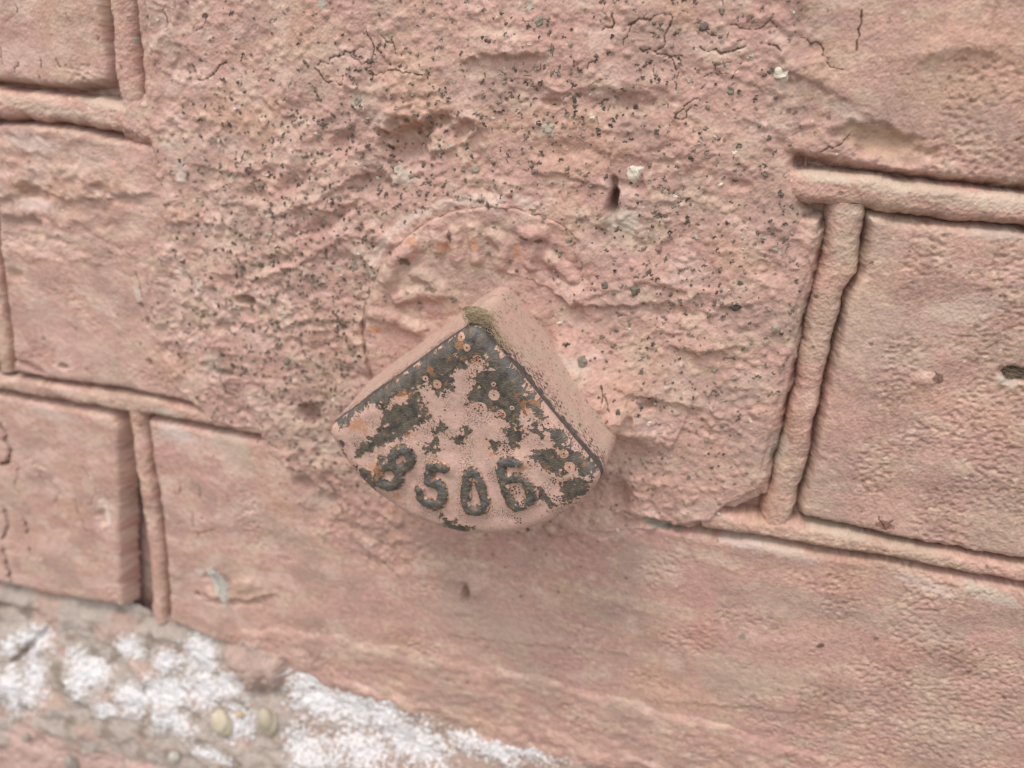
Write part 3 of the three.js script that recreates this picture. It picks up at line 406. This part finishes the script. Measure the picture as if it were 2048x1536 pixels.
for (const [u, v, a, b, hex] of [[440, 1450, 3.4, 4.6, '#b9ae98'], [530, 1452, 3.2, 4.8, '#a79d8a'], [470, 1440, 1.4, 1.2, '#b8a080'], [70, 1460, 1.2, 1.6, '#8d887c'], [165, 1505, 2.2, 3.2, '#8a857b'], [360, 1500, 2, 1.8, '#a8a49a']]) {
  const [x, y] = hit(u, v, 8), m = mesh('pebble', stone(1, a, b, Math.min(a, b) * 0.8, 5, 0.16), std(hex, 0.6, a > 5 ? { bumpMap: gritMap, bumpScale: 0.0005, roughness: 0.95 } : {}), plinth);
  m.scale.setScalar(0.001); m.position.set(x / 1000, y / 1000, (zPlinth(x, y) + 1.0) / 1000); m.rotation.z = 0.3;
}

// ------------------------------------------------------------------ survey marker
const marker = thing('survey_marker', 'fan-shaped iron survey marker with raised dark figures and peeling pink paint', 'survey marker');
const HF = 29.5; // the face stands this far off the wall
const FACE = (() => { // rounded outline of the face, closed, evenly spaced
  const C = [-4.4, 8.2], R = 36.4, apex = hit(946, 646, HF), L = hit(648, 862, HF), Rt = hit(1204, 958, HF), out = [];
  const a0 = Math.atan2(L[1] - C[1], L[0] - C[0]) + 2 * Math.PI, a1 = Math.atan2(Rt[1] - C[1], Rt[0] - C[0]) + 2 * Math.PI;
  const pts = [apex, L]; for (let k = 0; k <= 40; k++) { const a = mix(a0, a1, k / 40), rad = mix(Math.hypot(L[0] - C[0], L[1] - C[1]), Math.hypot(Rt[0] - C[0], Rt[1] - C[1]), k / 40); const bulge = Math.sin((k / 40) * Math.PI); pts.push([C[0] + mix(rad, R + 0.6, bulge) * Math.cos(a), C[1] + mix(rad, R + 0.6, bulge) * Math.sin(a)]); } pts.push(Rt);
  let P = along([...pts, apex], 720).slice(0, 720);
  for (let s = 0; s < 90; s++) P = P.map((p, i) => { const q = P[(i + 719) % 720], r = P[(i + 1) % 720]; return [(p[0] * 2 + q[0] + r[0]) / 4, (p[1] * 2 + q[1] + r[1]) / 4]; });
  return P;
})();
const face64 = FACE.filter((_, i) => i % 9 === 0);
const zoom = (x, y) => hit(600 + x / 2.56, 500 + y / 2.56, HF); // coordinates read off an enlargement of the photograph
const ell = (cx, cy, rx, ry, t) => [...Array(19)].map((_, i) => { const a = (i / 18) * 6.2832, x = rx * Math.cos(a), y = ry * Math.sin(a); return zoom(cx + x * Math.cos(t) - y * Math.sin(t), cy + x * Math.sin(t) + y * Math.cos(t)); });
const Z = (l) => l.map((p) => zoom(...p));
const DIGITS = [
  { name: '8', lines: [ell(527, 1064, 44, 50, 0.5), ell(462, 1148, 56, 52, 0.4)], w: 1.42 },
  { name: '5', lines: [Z([[742, 1110], [705, 1104], [676, 1112], [668, 1150], [664, 1182], [705, 1188], [732, 1212], [738, 1250], [725, 1288], [690, 1302], [648, 1288], [622, 1262], [618, 1232]])], w: 1.42 },
  { name: '0', lines: [Z([[866, 1145], [885, 1132], [905, 1140], [925, 1190], [942, 1235], [953, 1280], [944, 1318], [910, 1328], [868, 1318], [856, 1285], [856, 1220], [860, 1165], [866, 1145]])], w: 1.34 },
  { name: '6', lines: [Z([[1118, 1082], [1072, 1076], [1034, 1088], [1028, 1112], [1040, 1165], [1060, 1225], [1082, 1285]]), Z([[1046, 1172], [1085, 1158], [1128, 1160], [1162, 1186], [1188, 1228], [1184, 1268], [1150, 1298], [1110, 1308], [1082, 1285]])], w: 1.3 },
];
const faceBase = (x, y, d) => { // domed a little, edges worn round
  const r = 3.6, e = d >= r ? 0 : d > 0 ? 2.6 * (1 - Math.sqrt(1 - (1 - d / r) ** 2)) : 2.6 - d;
  return HF + 0.35 * noise(x / 14, y / 14) + 0.22 * noise(x / 5, y / 5) + 0.06 * noise(x / 1.6, y / 1.6) - e;
};
const swell = (x, y) => { let s = 0; for (const D of DIGITS) for (const l of D.lines) { if (farFrom(x, y, l, 6)) continue; const d = lineDist(x, y, l); if (d < D.w + 3) s = Math.max(s, 0.55 * ss(D.w + 3, D.w - 0.6, d)); } return s; };
// paint left on the face: dark old coat showing where the pink has come away, orange primer round it
const BARE = [
  [[830, 395], [935, 405], [1010, 530], [1105, 650], [1205, 780], [1295, 910], [1400, 1040], [1500, 1125], [1500, 1175], [1440, 1150], [1370, 1090], [1300, 1010], [1270, 930], [1210, 850], [1150, 790], [1120, 850], [1060, 880], [1000, 830], [900, 800], [855, 770], [900, 690], [885, 640], [930, 620], [970, 590], [930, 560], [880, 560], [850, 600], [760, 640], [700, 690], [620, 690], [540, 740], [470, 760], [440, 800], [350, 790], [200, 910], [175, 890], [340, 740], [560, 610], [740, 480]],
  [[600, 765], [660, 850], [600, 890], [560, 945], [400, 1010], [290, 1065], [275, 1035], [340, 985], [420, 900], [440, 830], [490, 800]], [[262, 1118], [330, 1108], [395, 1180], [380, 1245], [330, 1200]], [[1165, 1050], [1240, 1030], [1345, 1040], [1395, 1110], [1320, 1150], [1240, 1125]], [[1048, 920], [1120, 885], [1150, 955], [1085, 1010], [1050, 985]],
  [[1330, 1190], [1400, 1175], [1490, 1190], [1445, 1255], [1380, 1305], [1340, 1275]], [[1222, 1215], [1255, 1245], [1310, 1310], [1290, 1335], [1228, 1280]], [[728, 1368], [800, 1385], [885, 1432], [800, 1455], [740, 1420]], [[635, 980], [695, 965], [712, 1020], [652, 1035]], [[785, 970], [835, 965], [830, 1005], [795, 1005]], [[690, 880], [735, 890], [735, 940], [695, 930]], [[965, 975], [1020, 985], [1010, 1025], [970, 1015]], [[1170, 870], [1230, 880], [1240, 950], [1190, 930]], [[200, 985], [216, 990], [222, 1050], [204, 1040]], [[410, 1070], [440, 1060], [440, 1100], [400, 1120]],
  [[690, 650], [760, 620], [790, 690], [720, 740], [660, 720]], [[540, 770], [600, 740], [640, 790], [560, 830]], [[830, 920], [870, 930], [860, 970], [835, 960]],
].map((l) => Z(l));
const RUST = [[290, 900, 75, 60], [400, 1120, 60, 90], [520, 740, 70, 60], [1170, 800, 70, 70], [900, 560, 60, 50], [820, 480, 50, 40], [980, 1045, 26, 22], [500, 1260, 36, 30], [560, 950, 60, 40], [1120, 1100, 40, 40], [660, 620, 50, 40], [1450, 1110, 26, 30]].map(([x, y, a, b]) => [...zoom(x, y), a * 0.045, b * 0.045]);
const RINGS = [[880, 632, 26], [700, 690, 26], [820, 450, 22], [1268, 893, 28], [1380, 1112, 30], [1350, 1045, 26], [740, 822, 12], [1148, 955, 14], [1170, 902, 14], [640, 660, 16], [992, 745, 30], [990, 690, 14], [680, 530, 10], [650, 720, 14], [855, 500, 20], [1085, 810, 12]].map(([x, y, r]) => [...zoom(x, y), r * 0.043]);
const BLISTER = [[922, 815, 34], [1030, 842, 22], [1055, 1015, 22], [1298, 1180, 24], [1115, 1385, 30], [1312, 1275, 26], [1110, 1225, 26], [1145, 1290, 14], [908, 560, 20], [800, 540, 12]].map(([x, y, r]) => [...zoom(x, y), r * 0.043]);
const holes = []; for (const [x, y, r] of BLISTER) { let n = 0, tries = 0; const mine = []; while (n < 9 && tries++ < 80) { const a = rr(0, 6.28), q = r * Math.sqrt(rnd()) * 0.85, p = [x + q * Math.cos(a), y + q * Math.sin(a), rr(0.13, 0.24)]; if (mine.every((h) => Math.hypot(h[0] - p[0], h[1] - p[1]) > h[2] + p[2] + 0.08)) { mine.push(p); n++; } } holes.push(...mine); }
for (const [x, y] of RINGS) holes.push([x, y, 0.2]);
for (let i = 0; i < 90; i++) { const p = zoom(rr(300, 1400), rr(500, 1400)); holes.push([...p, rr(0.05, 0.12)]); }
const [fa, fb, fc, fd] = bound(FACE);
const UX0 = fa - 1, UX1 = fb + 1, UY0 = fc - 1, UY1 = fd + 1, FW = 1280, FH = Math.round((FW * (UY1 - UY0)) / (UX1 - UX0));
const EW = Math.ceil(FW / 4) + 1, edgeGrid = new Float32Array(EW * (Math.ceil(FH / 4) + 1));
for (let j = 0; j <= Math.ceil(FH / 4); j++) for (let i = 0; i < EW; i++) edgeGrid[j * EW + i] = polyDist(mix(UX0, UX1, (i * 4) / FW), mix(UY0, UY1, (j * 4) / FH), face64);
const faceCol = new Uint8Array(FW * FH * 4), faceBump = new Uint8Array(FW * FH * 4), faceRough = new Uint8Array(FW * FH * 4);
let near = [];
for (let j = 0; j < FH; j++) for (let i = 0; i < FW; i++) {
  const x = mix(UX0, UX1, (i + 0.5) / FW), y = mix(UY0, UY1, (j + 0.5) / FH), k = j * FW + i;
  if (!i) near = holes.filter((h) => Math.abs(h[1] - y) < 2 * h[2]);
  const fine = 0.55 * noise(x / 0.9, y / 0.9) + 0.4 * noise(x / 0.42, y / 0.42) + 0.28 * noise(x / 0.2, y / 0.2), broad = 1.1 * noise(x / 2.2, y / 2.2);
  let bare = -9; for (const P of BARE) if (!farFrom(x, y, P, 2.5)) bare = Math.max(bare, polyDist(x, y, P)); bare += 1.0 * broad + 1.6 * fine + 0.25;
  let dig = -9; for (const D of DIGITS) for (const l of D.lines) if (!farFrom(x, y, l, 4)) dig = Math.max(dig, D.w * 1.0 - lineDist(x, y, l));
  bare = Math.max(bare, dig + 0.35 * fine + 0.25 * broad - 0.1);
  bare -= 1.5 * ss(0.25, 0.75, noise(x / 1.5 + 30, y / 1.5)) * (dig > -0.5 ? 0.5 : 1); // islands of pink left standing
  let ring = 0; for (const [rx, ry, r] of RINGS) { const d = Math.hypot(x - rx, y - ry) + 0.15 * fine; if (d < r) ring = 1; }
  for (const [rx, ry, r] of BLISTER) { const d = Math.hypot(x - rx, y - ry) + 0.2 * fine; if (d < r * 1.15) ring = 1; }
  if (ring) bare = Math.min(bare, -0.25);
  const b = ss(-0.12, 0.12, bare);
  let rust = 0; for (const [rx, ry, a, c] of RUST) rust = Math.max(rust, 1.15 - Math.hypot((x - rx) / a, (y - ry) / c) + 0.75 * fine + 0.5 * broad - 0.25);
  rust = ss(0.0, 0.7, rust); const fringe = ss(-0.75, -0.1, bare) * (0.35 + 0.65 * ss(-0.2, 0.4, noise(x / 6, y / 6 + 3)));
  const edge = edgeGrid[(j >> 2) * EW + (i >> 2)], o = [178, 146, 133];
  lerp3(o, [170, 144, 130], 0.6 * ss(0, 0.5, noise(x / 6, y / 6))); lerp3(o, [184, 150, 139], 0.5 * ss(0, 0.5, noise(x / 4 + 9, y / 4)));
  lerp3(o, [170, 122, 92], 0.85 * Math.max(rust, 0.55 * fringe));
  const tx = 0.8 * x + 0.6 * y, ty = 0.8 * y - 0.6 * x, old = [80, 73, 64]; lerp3(old, [98, 88, 74], ss(-0.1, 0.5, fbm(tx / 1.3, ty / 1.3, 3))); lerp3(old, [58, 53, 48], ss(0, 0.4, fbm(ty / 2.1 + 8, tx / 2.1, 3)));
  const worn = Math.max(ss(2.6, 0.8, edge + 0.8 * broad), ss(0.1, 0.9, dig + 0.3 * fine)); lerp3(old, [86, 88, 92], 0.6 * worn * ss(-0.3, 0.4, noise(x / 1.8 + 50, y / 1.8))); // steel rubbed bare on the proud edges
  lerp3(old, [150, 100, 66], 0.75 * ss(0.25, 0.6, fbm(tx / 1.6 + 40, ty / 1.6, 3) + 0.5 * rust)); lerp3(o, old, b);
  const dot = 0.75 * ss(0.1, 0.45, noise(x / 0.3 + 7, y / 0.3)) * ss(-0.1, 0.4, noise(x / 4.5 + 70, y / 4.5)); lerp3(o, [74, 58, 48], dot * (1 - b));
  let c = 1 - b; for (const [hx, hy, r] of near) { const dx = x - hx, dy = y - hy; if (dx * dx + dy * dy < 4 * r * r) { const d = Math.hypot(dx, dy), t = ss(r * 1.05, r * 0.8, d); lerp3(o, [64, 38, 30], t); c *= 1 - t; c += 0.35 * ss(r * 1.9, r * 1.3, d) * ss(r * 1.0, r * 1.3, d); } }
  const g = 1 + 0.05 * noise(x / 0.25, y / 0.25) + 0.05 * noise(x / 0.7, y / 0.7);
  for (let n = 0; n < 3; n++) faceCol[k * 4 + n] = cl(o[n] * g, 0, 255);
  const h = cl(40 + 120 * c + 40 * noise(tx / 0.35, ty / 0.35) * (0.4 + b) + 22 * fbm(ty / 0.9, tx / 0.9, 2), 0, 255); for (let n = 0; n < 3; n++) { faceBump[k * 4 + n] = h; faceRough[k * 4 + n] = 255 * mix(0.66, 0.5, b); } faceCol[k * 4 + 3] = faceBump[k * 4 + 3] = faceRough[k * 4 + 3] = 255;
}
const CLAMP = THREE.ClampToEdgeWrapping;
const faceMat = new THREE.MeshStandardMaterial({ map: tex(faceCol, FW, FH, true, CLAMP), bumpMap: tex(faceBump, FW, FH, false, CLAMP), bumpScale: 0.00028, roughnessMap: tex(faceRough, FW, FH, false, CLAMP), roughness: 1 });
const faceUV = (g) => { const p = g.attributes.position, u = g.attributes.uv; for (let i = 0; i < p.count; i++) u.setXY(i, (p.getX(i) * 1000 - UX0) / (UX1 - UX0), (p.getY(i) * 1000 - UY0) / (UY1 - UY0)); return g; };
// face laid out as rings from the middle to the rim, so that the rim is smooth
{
  const c = [-4, 2], NR = 150, pos = [], uv = [], idx = [], M = 720;
  for (let r = 0; r <= NR; r++) for (let m = 0; m < M; m++) {
    const s = 1 - (1 - r / NR) ** 1.25, o = FACE[m], x = mix(c[0], o[0], s), y = mix(c[1], o[1], s), d = r === NR ? 0 : polyDist(x, y, face64);
    pos.push(x / 1000, y / 1000, (faceBase(x, y, Math.max(0, d)) + swell(x, y)) / 1000); uv.push(0, 0);
    if (r < NR) { const a = r * M + m, b = r * M + ((m + 1) % M), e = a + M, f = b + M; idx.push(a, e, b, b, e, f); }
  }
  const g = new THREE.BufferGeometry(); g.setAttribute('position', new THREE.Float32BufferAttribute(pos, 3)); g.setAttribute('uv', new THREE.Float32BufferAttribute(uv, 2)); g.setIndex(idx); g.computeVertexNormals();
  mesh('face', faceUV(g), faceMat, marker).userData.label = 'fan shaped face with dark old paint under flaking pink';
}
for (const D of DIGITS) { // raised figures
  const all = D.lines.flat(), [a, b, c, d] = bound(all), w = D.w;
  const dist = (x, y) => { let m = 1e9; for (const l of D.lines) m = Math.min(m, lineDist(x, y, l)); return m; };
  const zf = (x, y) => { const q = Math.max(0, dist(x, y) + 0.22 * noise(x / 1.3, y / 1.3) + 0.1 * noise(x / 0.5, y / 0.5)); if (q > w + 0.35) return NaN; const e = polyDist(x, y, face64); return faceBase(x, y, Math.max(0, e)) + 0.3 + 1.15 * Math.sqrt(Math.max(0, 1 - Math.pow(Math.min(1, q / w), 2.6))) + 0.1 * noise(x / 0.8, y / 0.8) - (q > w ? 1.2 : 0); };
  const g = sheet(lines(a - w - 0.4, b + w + 0.4, -999, 999, 0.14), lines(c - w - 0.4, d + w + 0.4, -999, 999, 0.14), zf);
  mesh('raised_digit', faceUV(g), faceMat, marker);
}
{ // sides of the boss, from the rim of the face back into the wall
  const M = 720, NZ = 70, pos = [], uv = [], idx = []; let L = 0; const len = [0]; for (let m = 1; m <= M; m++) { const a = FACE[m - 1], b = FACE[m % M]; L += Math.hypot(a[0] - b[0], a[1] - b[1]); len.push(L); }
  for (let r = 0; r <= NZ; r++) for (let m = 0; m <= M; m++) {
    const o = FACE[m % M], q = FACE[(m + M - 2) % M], e = FACE[(m + 2) % M], tx = e[0] - q[0], ty = e[1] - q[1], tl = Math.hypot(tx, ty), nx = ty / tl, ny = -tx / tl;
    const zt = faceBase(o[0], o[1], 0) + swell(o[0], o[1]), t = r / NZ, z = mix(zt, -6, t), w = m === M ? 0 : m, out = r === 0 ? 0 : -(1.6 * t + 0.12 * noise(len[w] / 4, z / 4) * Math.min(1, t * 8) + 0.25 * ss(0, 0.06, t));
    const sgn = (o[0] + 4) * nx + (o[1] - 2) * ny > 0 ? -1 : 1; // outward
    pos.push((o[0] + nx * out * sgn - 0.9 * t) / 1000, (o[1] + ny * out * sgn + 1.2 * t) / 1000, z / 1000); uv.push(len[m] / L, 1 - t);
    if (r < NZ && m < M) { const a = r * (M + 1) + m, b = a + 1, c = a + M + 1, d = c + 1; idx.push(a, c, b, b, c, d); }
  }
  const g = new THREE.BufferGeometry(); g.setAttribute('position', new THREE.Float32BufferAttribute(pos, 3)); g.setAttribute('uv', new THREE.Float32BufferAttribute(uv, 2)); g.setIndex(idx); g.computeVertexNormals();
  const SW = 2048, SH = 448, map = new Uint8Array(SW * SH * 4), bmp = new Uint8Array(SW * SH * 4);
  for (let j = 0; j < SH; j++) for (let i = 0; i < SW; i++) {
    const s = ((i + 0.5) / SW) * L, z = ((j + 0.5) / SH) * 33, k = (j * SW + i) * 4, o = [176, 147, 134]; // z = 33 at the face
    lerp3(o, [172, 150, 134], 0.8 * ss(-0.1, 0.5, noise(s / 9, z / 7))); lerp3(o, [180, 143, 131], 0.5 * ss(0, 0.5, noise(s / 6 + 20, z / 5)));
    const flake = ss(0.28, 0.42, noise(s / 1.1, z / 0.5) * 0.8 + 0.5 * noise(s / 0.5, z / 0.3) + 0.5 * ss(22, 32, z + 5 * noise(s / 7, 1)) - 0.25 + 0.25 * noise(s / 8, z / 6)); lerp3(o, [74, 64, 54], 0.85 * flake);
    const rim = ss(30.6, 31.6, z + 0.9 * noise(s / 2, z) + 1.6 * noise(s / 9, 4)); lerp3(o, [60, 56, 54], 0.85 * rim);
    const sp = cells(s / 1.3, z / 1.3); if (sp[1] > 0.86 && z < 17) lerp3(o, [96, 84, 70], 0.8 * ss(0.3, 0.18, sp[0]));
    const gg = 1 + 0.05 * noise(s / 0.6, z / 0.4) + 0.04 * noise(s / 2, z / 2); for (let n = 0; n < 3; n++) { map[k + n] = cl(o[n] * gg, 0, 255); bmp[k + n] = cl(160 - 90 * flake + 40 * noise(s / 0.7, z / 0.5), 0, 255); } map[k + 3] = bmp[k + 3] = 255;
  }
  mesh('boss', g, new THREE.MeshStandardMaterial({ map: tex(map, SW, SH, true, CLAMP), bumpMap: tex(bmp, SW, SH, false, CLAMP), bumpScale: 0.0002, roughness: 0.75 }), marker);
}
{ // round backplate with worn raised lettering, half buried in cement
  const LET = [[[772, 560], [790, 520], [830, 492]], [[868, 452], [876, 500]], [[905, 468], [915, 520]], [[946, 458], [952, 520]], [[1045, 470], [1085, 468]], [[1062, 470], [1058, 530]], [[742, 628], [790, 640], [835, 660]], [[828, 548], [850, 552], [885, 585]], [[795, 600], [840, 585], [870, 592]], [[1100, 520], [1150, 560]], [[985, 470], [1010, 500], [1000, 530]]].map((l) => PX(l, 2.4));
  const zd = (x, y) => {
    const dx = x - MARK[0], dy = y - MARK[1], r = Math.hypot(dx, dy) + 0.3 * noise(x / 5, y / 5) + 0.12 * noise(x / 1.4, y / 1.4); if (r > DISC_R + 1.2) return NaN;
    let z = 1.9 + 0.35 * ss(-20, -36, x) - 1.5 * ss(DISC_R - 1.6, DISC_R, r) - 4 * ss(DISC_R, DISC_R + 0.8, r) - 0.5 * ss(DISC_R - 4.5, DISC_R - 7, r);
    for (let n = 0; n < LET.length; n++) { const d = lineDist(x + 0.5 * noise(x / 2, y / 2), y + 0.5 * noise(x / 2 + 5, y / 2), LET[n]); z += 1.5 * ss(2.4, 0.4, d); }
    return z + 0.4 * noise(x / 8, y / 6) + 0.28 * noise(x / 3.2, y / 2.6) + 0.12 * noise(x / 1.4, y / 1.2);
  };
  const g = sheet(lines(MARK[0] - DISC_R - 2, MARK[0] + DISC_R + 2, -999, 999, 0.3), lines(MARK[1] - DISC_R - 2, MARK[1] + DISC_R + 2, -999, 999, 0.3), zd, zPatch);
  mesh('backplate', g, paint, marker).userData.label = 'round iron backplate with worn raised lettering under thick pink paint';
}

// ------------------------------------------------------------------ sand grains showing through the paint on the patch
const plateZ = (x, y) => 2.0;
const grains = [];
for (let n = 0; n < 6800; n++) {
  const u = rr(280, 1620), v = rr(-10, 1060), [x, y] = hit(u, v); if (gridAt(patch, x, y) < 1) continue;
  const left = Math.exp(-(((u - 580) / 190) ** 2 + ((v - 560) / 330) ** 2)), top = Math.exp(-(((u - 1080) / 330) ** 2 + ((v - 230) / 190) ** 2)), right = Math.exp(-(((u - 1380) / 210) ** 2 + ((v - 560) / 260) ** 2));
  if (rnd() > 0.1 + 1.1 * Math.max(left * 1.7, top * 0.65, right * 0.85) * (0.6 + 0.8 * noise(x / 9, y / 9))) continue;
  if (polyDist(x, y, BODY) > -3 || (x < 8 && Math.hypot(x - MARK[0], y - MARK[1]) < DISC_R - 1 && rnd() < 0.75)) continue;
  grains.push([x, y, 0.27 + 0.55 * rnd() ** 2.1, rnd()]);
}
for (let n = 0; n < 1100; n++) { // the gritty hollow beside the plate
  const a = rr(1.9, 4.0), q = rr(39, 78), x = MARK[0] + q * Math.cos(a), y = MARK[1] + q * Math.sin(a); if (gridAt(patch, x, y) < 3 || rnd() > 0.3 + 0.5 * noise(x / 8, y / 8) + 0.25 * ss(70, 45, q)) continue;
  grains.push([x, y, rr(0.32, 0.62), rr(0.15, 0.88)]);
}
for (const [u, v, r, t] of [[1472, 608, 1.15, 0.1], [1270, 345, 2.1, 0.97], [1565, 145, 1.6, 0.99], [798, 342, 1.2, 0.9], [1171, 712, 1.5, 0.6], [1213, 566, 1.1, 0.3], [1270, 577, 1.2, 0.5], [1558, 388, 0.9, 0.2], [1082, 45, 1.2, 0.6], [1100, 255, 1.2, 0.9], [952, 340, 1.1, 0.85], [720, 202, 1.3, 0.8], [543, 466, 1.0, 0.93], [682, 540, 1.0, 0.93], [570, 628, 1.1, 0.9], [712, 530, 1.1, 0.6], [580, 718, 1.4, 0.75], [667, 797, 1.0, 0.96], [1070, 692, 0.9, 0.85], [910, 595, 0.9, 0.4], [992, 455, 0.8, 0.6], [1245, 805, 0.9, 0.3], [1550, 655, 1.2, 0.8], [1430, 735, 1.0, 0.85], [1452, 715, 0.9, 0.6], [1470, 753, 0.9, 0.8], [1335, 760, 1.0, 0.7], [1410, 55, 1.1, 0.2], [1395, 45, 1.0, 0.6], [1500, 112, 1.0, 0.93], [1462, 180, 1.1, 0.7], [1390, 470, 0.8, 0.93], [1555, 500, 1.0, 0.8], [1525, 475, 0.9, 0.9]]) { const [x, y] = hit(u, v); grains.push([x, y, r, t]); }
grains.sort((a, b) => b[2] - a[2]);
const grainGeo = [...Array(8)].map(() => stone(0.001, rr(0.75, 1.2), rr(0.75, 1.2), 0.6, 1, 0.9));
const bigGrain = [...Array(3)].map(() => stone(0.001, rr(0.8, 1.2), rr(0.85, 1.2), 0.7, 3, 0.5));
const grainMat = ['#4a4038', '#5d5248', '#6e6357', '#7c7164', '#8b8071', '#a3998a', '#cbc1b0'].map((c) => std(c, 0.7));
const grainTone = (t) => Math.min(6, t < 0.12 ? 0 : t < 0.35 ? 1 : t < 0.6 ? 2 : t < 0.78 ? 3 : t < 0.9 ? 4 : t < 0.96 ? 5 : 6);
const topZ = (x, y) => { const z = zPatch(x, y), r = Math.hypot(x - MARK[0], y - MARK[1]); return r < DISC_R - 1 ? Math.max(z, 1.9) : z; };
grains.slice(0, 290).forEach(([x, y, r, t], i) => { const m = mesh('sand_grain', r > 1.05 ? bigGrain[i % 3] : grainGeo[i % 8], grainMat[grainTone(t)], patchMesh); m.scale.set(r, r * rr(0.75, 1.15), r); m.rotation.z = rr(0, 6.28); m.position.set(x / 1000, y / 1000, (topZ(x, y) - r * 0.36) / 1000); });
{
  const rest = grains.slice(290), im = new THREE.InstancedMesh(grainGeo[0], std('#ffffff', 0.75), rest.length), M = new THREE.Matrix4(), q = new THREE.Quaternion(), e = new THREE.Euler();
  rest.forEach(([x, y, r, t], i) => { e.set(rr(0, 1), rr(0, 1), rr(0, 6.28)); q.setFromEuler(e); M.compose(new THREE.Vector3(x / 1000, y / 1000, (topZ(x, y) - r * 0.3) / 1000), q, new THREE.Vector3(r, r * rr(0.7, 1.2), r)); im.setMatrixAt(i, M); im.setColorAt(i, grainMat[grainTone(t)].color); });
  im.name = 'fine_sand'; im.userData.kind = 'stuff'; im.castShadow = im.receiveShadow = true; patchMesh.add(im);
}

// ------------------------------------------------------------------ spider silk, a fuzzy tuft and a plug lodged in hollows
function threads(parent, n, spot, colour, thick = 0.00004) { // fine curled fibres; spot() gives [x, y, z, angle, length] in mm
  const parts = [];
  for (let i = 0; i < n; i++) {
    const [px, py, pz, t, l] = spot();
    const c = new THREE.CatmullRomCurve3([[0, 0, 0], [0.5, rr(-0.3, 0.3), 0.3], [1, rr(-0.4, 0.4), 0]].map(([q, o, r]) => new THREE.Vector3((px + q * l * Math.cos(t) - o * Math.sin(t)) / 1000, (py + q * l * Math.sin(t) + o) / 1000, (pz + r) / 1000)));
    parts.push(new THREE.TubeGeometry(c, 4, thick, 3));
  }
  mesh('threads', mergeGeometries(parts), std(colour, 0.9), parent).userData.kind = 'stuff';
}
{
  const silk = thing('silk_cocoon', 'small olive silk cocoon stuck on top of the survey marker', 'cocoon'), [x, y] = hit(956, 634, 25);
  const core = mesh('core', stone(0.001, 2.9, 1.2, 2.9, 4, 0.6), std('#84735c', 0.95, { bumpMap: gritMap, bumpScale: 0.0004 }), silk); core.position.set(x / 1000, y / 1000, 0.0243); core.rotation.z = -0.35;
  threads(silk, 700, () => { const a = rr(0, 6.28), r = 3.5 * Math.sqrt(rnd()), side = rnd() < 0.35 ? rr(0.5, 6.5) : 0; return [x + r * Math.cos(a) + side, y + r * Math.sin(a) * 0.45 + 0.7 - side * 0.93, 24 + rr(0.2, 3.4), side ? rr(-1.2, -0.4) : rr(-1.2, 0.6), rr(0.7, 2.2)]; }, '#ad9a7e');
}
{
  const t = thing('fuzzy_tuft', 'pale grey fuzzy tuft caught in a hollow of the lower painted brick', 'tuft'), [x, y] = hit(432, 1166);
  threads(t, 420, () => { const q = rr(-1, 1), w = 1.7 * (1 - q * q) + 0.4; return [x + q * 2.2 + rr(-w, w), y - q * 4.6 + rr(-0.6, 0.6), zRelief(x + q * 2.2, y - q * 4.6) + rr(0, 0.9), rr(-0.6, 0.6), rr(1, 2.6)]; }, '#d3cec4', 0.00009);
}
{
  const t = thing('fibrous_plug', 'dark brown fibrous plug stuck in a hollow of the painted brick', 'plug'), [x, y] = hit(2034, 750), z = zRelief(x, y);
  const core = mesh('core', stone(0.001, 3.2, 1.3, 1.1, 4, 0.7), std('#6e5b4b', 0.95, { bumpMap: gritMap, bumpScale: 0.0005 }), t); core.position.set(x / 1000, y / 1000, (z + 0.2) / 1000); core.rotation.z = -0.2;
  threads(t, 160, () => [x + rr(-3, 2), y + rr(-1.1, 1.1), z + rr(0.8, 1.4), rr(-0.5, 0.1), rr(0.8, 2.4)], '#8f7c68', 0.00006);
}

// ------------------------------------------------------------------ ground in front of the wall
{
  const g = new THREE.PlaneGeometry(14, 8, 1, 1); g.rotateX(-Math.PI / 2); g.translate(0, -0.47, 3.95);
  const n = 256, d = bytes(n * n, (i) => { const v = 118 + 26 * fbm((i % n) / 9, ((i / n) | 0) / 9, 4) + 14 * rnd(); return [v, v * 0.97, v * 0.92]; }), t = tex(d, n, n, true); t.repeat.set(14, 8);
  const m = mesh('pavement', g, new THREE.MeshStandardMaterial({ map: t, roughness: 0.95 }), scene); m.userData = { kind: 'structure', label: 'grey concrete pavement in front of the wall', category: 'pavement' };
}
renderer.render(scene, camera);
